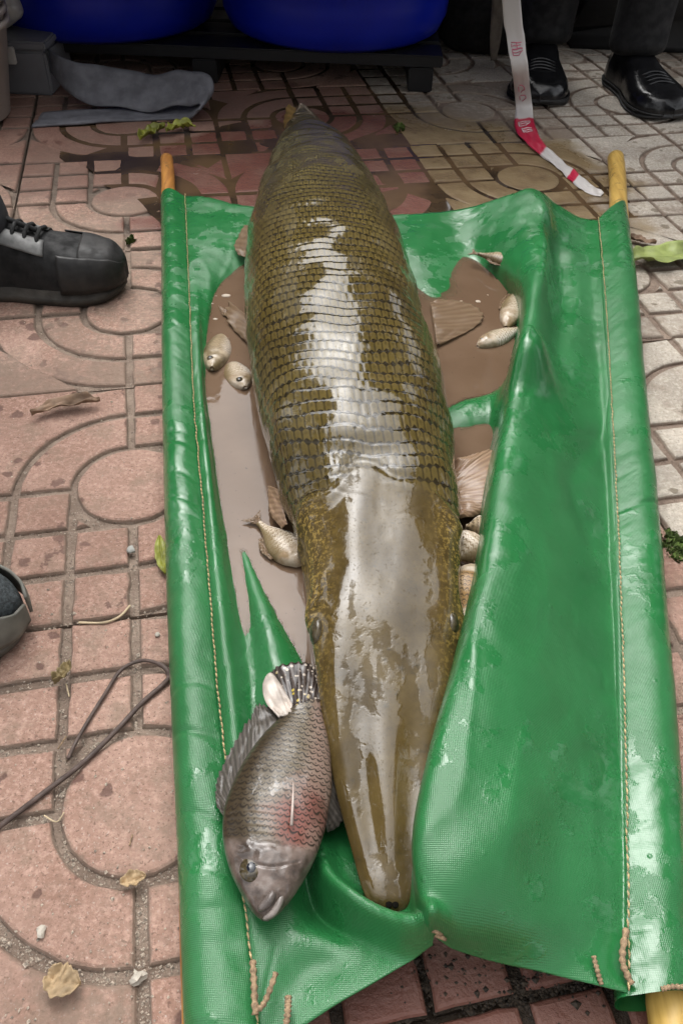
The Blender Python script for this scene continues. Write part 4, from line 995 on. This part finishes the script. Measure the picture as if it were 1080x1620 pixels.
# onlookers added out of view round the stretcher to block sky and reflections
ADDED_CROWD = [('added onlooker in navy trousers and olive jacket across the stretcher from the black sneaker', .72,1.42,184,SM1,'sneaker',M_TNAVY,M_JGREEN),
         ('added onlooker in black beside the cabbage leaf', .64,.98,180,SM3,'leather',M_TBLACK,M_JBLACK),
         ('added onlooker in charcoal trousers and black jacket beside the bamboo pole', .58,.55,180,SM3,'leather',M_TDARK,M_JBLACK),
         ('added onlooker in black trousers and grey jacket at the near end of the bamboo pole', .52,.10,170,SM2,'trail',M_TBLACK,M_JGREY),
         ('added onlooker in black jacket between the two wearing sneakers and trail shoes', -.62,.78,0,SM3,'leather',M_TBLACK,M_JBLACK),
         ('added onlooker in black jacket standing behind the tilapia end of the stretcher', -.38,-.62,80,SM3,'leather',M_TBLACK,M_JBLACK),
         ('added onlooker in olive jacket facing the near hem of the stretcher', .45,-.66,98,SM1,'sneaker',M_TDARK,M_JGREEN),
         ('added onlooker in navy trousers beside the beige buckets', -1.15,1.72,-8,SM3,'leather',M_TNAVY,M_JBLACK)]
for lab, x, y, a, sm, st, tr_, jk in ADDED_CROWD:
    a = math.radians(a); sv = Vector((-math.sin(a), math.cos(a), 0))*.13
    person(lab, [Vector((x,y,0))+sv, Vector((x,y,0))-sv], a, st, sm, tr_, jk)

# ------------------------------------------------------------------ barrier tape
def tape_mat():
    t = NT('barrier_tape'); s = t.attr('s')
    red = t.math('MULTIPLY', t.ramp(s,.505,.512), t.ramp(s,.665,.675,1,0))
    red = t.math('MAXIMUM', red, t.math('MULTIPLY', t.ramp(s,.80,.806), t.ramp(s,.835,.84,1,0)))
    col = t.mix(red, (.60,.57,.55), (.50,.02,.06))
    t.P(Base_Color=col, Roughness=.3); t.normal(t.bump(t.noise(40,3),.25,.002)); return t.m
M_TAPE = tape_mat(); M_PINK = simple('pink_print',(.55,.16,.22),.4); M_WPRINT = simple('white_print',(.62,.55,.55),.4)
tY = un(828,205,.01).y
tp = [Vector((.50,2.02,.99)), uy(800,-160,tY+.10), uy(808,0,tY+.06), uy(815,60,tY+.05), uy(822,110,tY+.03), un(828,165,.030), un(830,200,.012), un(848,228,.010), un(880,255,.007), un(905,278,.006), un(930,298,.004), un(952,308,.003)]
ts_ = [(1,0,0),(1,.1,0),(1,.1,0),(1,.15,0),(.95,.3,.0),(.95,.25,.05),(.98,.15,.1),(.6,.7,.25),(.45,.8,.35),(.5,.8,.2),(.45,.85,.3),(.5,.8,.1)]
tape, TV = ribbon('barrier_tape', tp, [.04,.040,.040,.040,.039,.040,.046,.034,.026,.030,.030,.018], M_TAPE, n=220, m=9, thick=.0006, side=ts_, wob=.004)
at = tape.data.attributes.new('s','FLOAT','POINT'); at.data.foreach_set('value', np.repeat(np.linspace(0,1,220),9).tolist())
tag(tape, 'red and white barrier tape hanging down and trailing onto the wet paving', 'tape')
def tp_at(s, w):
    i = s*219; i0 = min(int(i),218); f_ = i-i0; j = w*8; j0 = min(int(j),7); g = j-j0
    p = (TV[i0,j0]*(1-f_)+TV[i0+1,j0]*f_)*(1-g)+(TV[i0,j0+1]*(1-f_)+TV[i0+1,j0+1]*f_)*g
    a = TV[i0+1,j0]-TV[i0,j0]; b = TV[i0,8]-TV[i0,0]; n_ = np.cross(a,b); n_ /= np.linalg.norm(n_)
    if np.dot(n_, np.array([0,0,H])-p) < 0: n_ = -n_
    return Vector(p+n_*.0012)
def glyph(strokes, s0, ds, mat):
    bm = bmesh.new()
    for (a,b),(c,d) in strokes: tube(bm, [tp_at(s0+ds*(a+(c-a)*q/5), .14+.72*(b+(d-b)*q/5)) for q in range(6)], .0011, 5)
    bmobj('printed_mark', bm, mat, tape)
GA = [((0,.1),(1,.1)),((0,.1),(0,.9)),((.5,.1),(.5,.8)),((1,.1),(1,.6)),((.2,.9),(.9,.6))]
GB = [((0,.2),(0,.9)),((.5,.2),(.5,.9)),((1,.2),(1,.9)),((0,.2),(1,.2))]
GC = [((0,.3),(.3,.7)),((.3,.7),(.7,.7)),((.7,.7),(1,.35)),((.2,.2),(.8,.2))]
GD = [((0,.1),(0,.9)),((0,.5),(1,.5)),((1,.1),(1,.9)),((.5,.2),(.5,.8)),((.25,.1),(.75,.1))]
for s0, gl, m_ in ((.285,GD,M_PINK),(.305,GA,M_PINK),(.40,GC,M_PINK),(.425,GC,M_PINK),(.525,GA,M_WPRINT),(.555,GB,M_WPRINT)): glyph(gl, s0, .018, m_)
# tan strap end hanging beside the tape
o, _ = ribbon('strap_end', [uy(788,-60,2.45),uy(786,20,2.42),uy(783,60,2.41),uy(780,96,2.40)], [.03,.032,.03,.016], simple('tan_webbing',(.16,.13,.10),.8), n=40, m=5, thick=.003, side=[(1,.2,0)]*4)
tag(o, 'brown webbing strap hanging beside the barrier tape', 'strap')

# ------------------------------------------------------------------ leaves, cord, litter on the paving
def leaf(name, label, cat, pts, halfw, z, mat, curl=.008, seed=0, group=None, vein=True):
    C_ = smooth_path([un(x,y,z) for x, y in pts], 36); m = 15; V = []
    for i, p in enumerate(C_):
        t = i/35; w = halfw*(math.sin(PI*min(1,t*.96+.03))**.7)*(1+.25*nz(i*.21,seed)); d = (C_[min(i+1,35)]-C_[max(i-1,0)]).normalized(); sd_ = Vector((-d.y,d.x,0))
        for j in range(m):
            q = 2*j/(m-1)-1; wv = w*(1+.07*math.sin(i*.9+seed)*(1 if abs(q) > .7 else 0))
            V.append(p+sd_*q*wv+Vector((0,0,curl*q*q*(.5+nz(i*.1,seed+3))+.35*curl*nz(i*.25,q*1.7,seed)+curl*.5-.0015*math.exp(-(q/.12)**2))))
    V = [Vector((v.x,v.y,max(v.z,.0012))) for v in V]
    o = mesh(name, V, grid_faces(36,m), mat); solid(o,.0007); tag(o,label,cat,group); 
    if vein:
        bm = bmesh.new(); tube(bm, [Vector((V[i*m+7].x,V[i*m+7].y,V[i*m+7].z+.0004)) for i in range(36)], [.0011*(1-i/50) for i in range(36)], 6); bmobj('midrib', bm, mat, o)
    return o
M_YLEAF = simple('yellow_green_leaf', (.22,.23,.03), .45, .4, 35, .5, 90, .002); M_CAB = simple('cabbage_leaf', (.25,.30,.09), .45, .3, 30, .6, 60, .003)
M_DRY = simple('dry_leaf', (.20,.13,.085), .85, .35, 40, .6, 120, .002); M_TANLEAF = simple('tan_leaf', (.36,.26,.15), .85, .3, 60, .6, 200, .002)
leaf('leaf','yellow green leaf on wet paving near the orange pole end','leaf',[(222,226),(240,214),(262,208)],.016,.004,M_YLEAF,.016,1,'leaves near the pole end')
leaf('leaf','second yellow green leaf, touching the first near the orange pole end','leaf',[(264,214),(284,206),(310,205)],.014,.004,M_YLEAF,.016,5,'leaves near the pole end')
leaf('cabbage_leaf','pale green cabbage leaf lying against the right sleeve','leaf',[(992,418),(1030,414),(1085,406),(1120,400)],.030,.004,M_CAB,.016,9)
leaf('dry_leaf','curled brown dry leaf on the red paving by the black sneaker','leaf',[(52,662),(90,648),(130,642),(160,640)],.011,.003,M_DRY,.012,3)
leaf('leaf_scrap','torn tan leaf scrap on the red paving near the pebble','leaf',[(78,1545),(100,1556),(130,1560)],.011,.003,M_TANLEAF,.009,13,vein=False)
leaf('leaf_flake','thin tan flake in the curved groove of the paving','leaf',[(192,1400),(212,1394),(232,1388)],.006,.001,M_TANLEAF,.006,17,vein=False)
leaf('leaf_tip','green leaf tip poking out beneath the left sleeve','leaf',[(262,910),(256,880),(253,850)],.007,.004,M_YLEAF,.004,19,vein=False)
leaf('bark_piece','brown bark piece on the pale paving by the cabbage leaf','bark',[(990,378),(1012,384),(1036,388)],.010,.003,M_DRY,.008,21,vein=False)
leaf('seed_pod','crumpled olive seed pod on the red paving above the cord','pod',[(88,1085),(104,1070),(112,1052)],.006,.003,simple('pod',(.25,.19,.09),.8),.010,23)
M_CORD = simple('brown_cord', (.085,.058,.048), .7, .3, 80, .4, 300)
bm = bmesh.new(); tube(bm, smooth_path([un(x,y,.0035) for x, y in [(-30,1330),(10,1300),(70,1254),(130,1208),(180,1160),(225,1112),(258,1083),(268,1068),(255,1052),(225,1045),(192,1060),(165,1100),(140,1140),(120,1175),(108,1200)]], 120), [.0024 if k < 70 else .0018 for k in range(120)], 8)
tag(bmobj('cord', bm, M_CORD), 'thin brown cord looping over the red paving to the left sleeve', 'cord')
M_STRAW = simple('straw', (.50,.40,.26), .8)
for pts, r, lab in (([(125,985),(165,985),(190,975),(206,958)],.0013,'pale straw lying along the dark paving joint'),([(105,1082),(110,1102)],.0007,'short straw stalk hanging below the seed pod'),([(70,1290),(90,1300),(102,1285)],.0006,'thin curled straw in the groove under the cord'),([(92,1185),(105,1165)],.0008,'tiny dark twig beside the cord end'),([(205,1338),(210,1320)],.0006,'hair-thin twig on the round paving block')):
    bm = bmesh.new(); tube(bm, smooth_path([un(x,y,.002) for x, y in pts], 14), r, 6); tag(bmobj('straw' if 'straw' in lab else 'twig', bm, M_STRAW if 'straw' in lab else M_TWINE), lab, 'straw' if 'straw' in lab else 'twig')
M_PEB = simple('white_stone', (.42,.38,.32), .8, .3); M_PEB2 = simple('grey_stone', (.36,.36,.33), .8)
for (x,y,r,mt,lab) in ((218,1545,.0055,M_PEB,'white angular pebble at the crossing of two wide grooves'),(208,870,.0045,M_PEB2,'grey green stone chip in the groove below the round block'),(67,1475,.0042,M_PEB,'pale flat chip on the curved red block'),(248,1004,.0022,M_PEB,'tiny white chip just below the dark joint')):
    bm = bmesh.new(); bmesh.ops.create_icosphere(bm, subdivisions=2, radius=r); c = un(x,y,.001)
    for v in bm.verts: v.co = Vector((v.co.x,v.co.y,v.co.z*.7))*(1+1.1*nz(v.co.x+c.x*9,v.co.y,v.co.z,170))+c
    tag(bmobj('pebble', bm, mt, smooth=False), lab, 'pebble', 'pebbles on the paving')
# grit strewn along the grooves
def scatter_grit(name, n, mat, smin, smax, region):
    rnd = random.Random(11); V, F_ = [], []
    for _ in range(n):
        x, y = region(rnd); c = un(x,y,-.003); s = rnd.uniform(smin,smax)*(1+1.5*rnd.random()**6); b = len(V)
        p, q = c.x/TILE, c.y/TILE
        cz = rnd.choice((-.0054,-.0050,-.0046)) if rnd.random() < .95 else .0003
        for d in ((1,0,0),(-1,0,0),(0,1,0),(0,-1,0),(0,0,1),(0,0,-1)): V.append((c.x+s*d[0]*rnd.uniform(.6,1.3), c.y+s*d[1]*rnd.uniform(.6,1.3), cz+s*.7*d[2]))
        for f in ((0,2,4),(2,1,4),(1,3,4),(3,0,4),(2,0,5),(1,2,5),(3,1,5),(0,3,5)): F_.append(tuple(b+k for k in f))
    return tag(mesh(name, V, F_, mat, smooth=False), kind='stuff')
tag(scatter_grit('grit', 6500, simple('grit',(.36,.30,.24),.9,.6,500), .0004, .0012, lambda r: (r.uniform(0,285), 300+1320*r.random()**.6)), 'fine pale grit in the paving grooves', kind='stuff')
tag(scatter_grit('dark_debris', 3000, simple('debris',(.035,.025,.016),.8,.8,500), .0006, .0019, lambda r: (r.gauss(790,100), 1545+r.gauss(0,26))), 'dark wet leaf litter under the near hem', kind='stuff')
# moss and a weed seedling
M_MOSS = simple('moss', (.07,.11,.02), .9, .5, 120)
def tuft(name, label, x, y, sp, n, h, seed):
    rnd = random.Random(seed); V, F_ = [], []; c0 = un(x,y,-.004)
    for _ in range(n):
        a = rnd.uniform(0,2*PI); d = sp*math.sqrt(rnd.random()); p = c0+Vector((d*math.cos(a), 1.8*d*math.sin(a), 0)); b = len(V)
        an = rnd.uniform(0,2*PI); w = Vector((math.cos(an),math.sin(an),0))*h*.22; l = Vector((-w.y,w.x,0))*rnd.uniform(-3,3); hh = h*rnd.uniform(.5,1.1)
        V += [p-w, p+w, p+w*1.3+l*.5+Vector((0,0,hh*.7)), p-w*1.3+l*.5+Vector((0,0,hh*.7)), p+l+Vector((0,0,hh))]; F_ += [(b,b+1,b+2,b+3),(b+3,b+2,b+4)]
    o = mesh(name, V, F_, M_MOSS, smooth=False); return tag(o, label, 'moss' if name == 'moss' else 'weed')
tuft('moss','green moss clump in the joint beside the right sleeve',1066,868,.014,300,.008,1)
tuft('weed_seedling','tiny green seedling in the paving joint by the sneaker toe',207,384,.006,26,.012,2)
tuft('weed_seedling','green weed in the wet joint between red and pale paving',630,205,.012,50,.012,3)
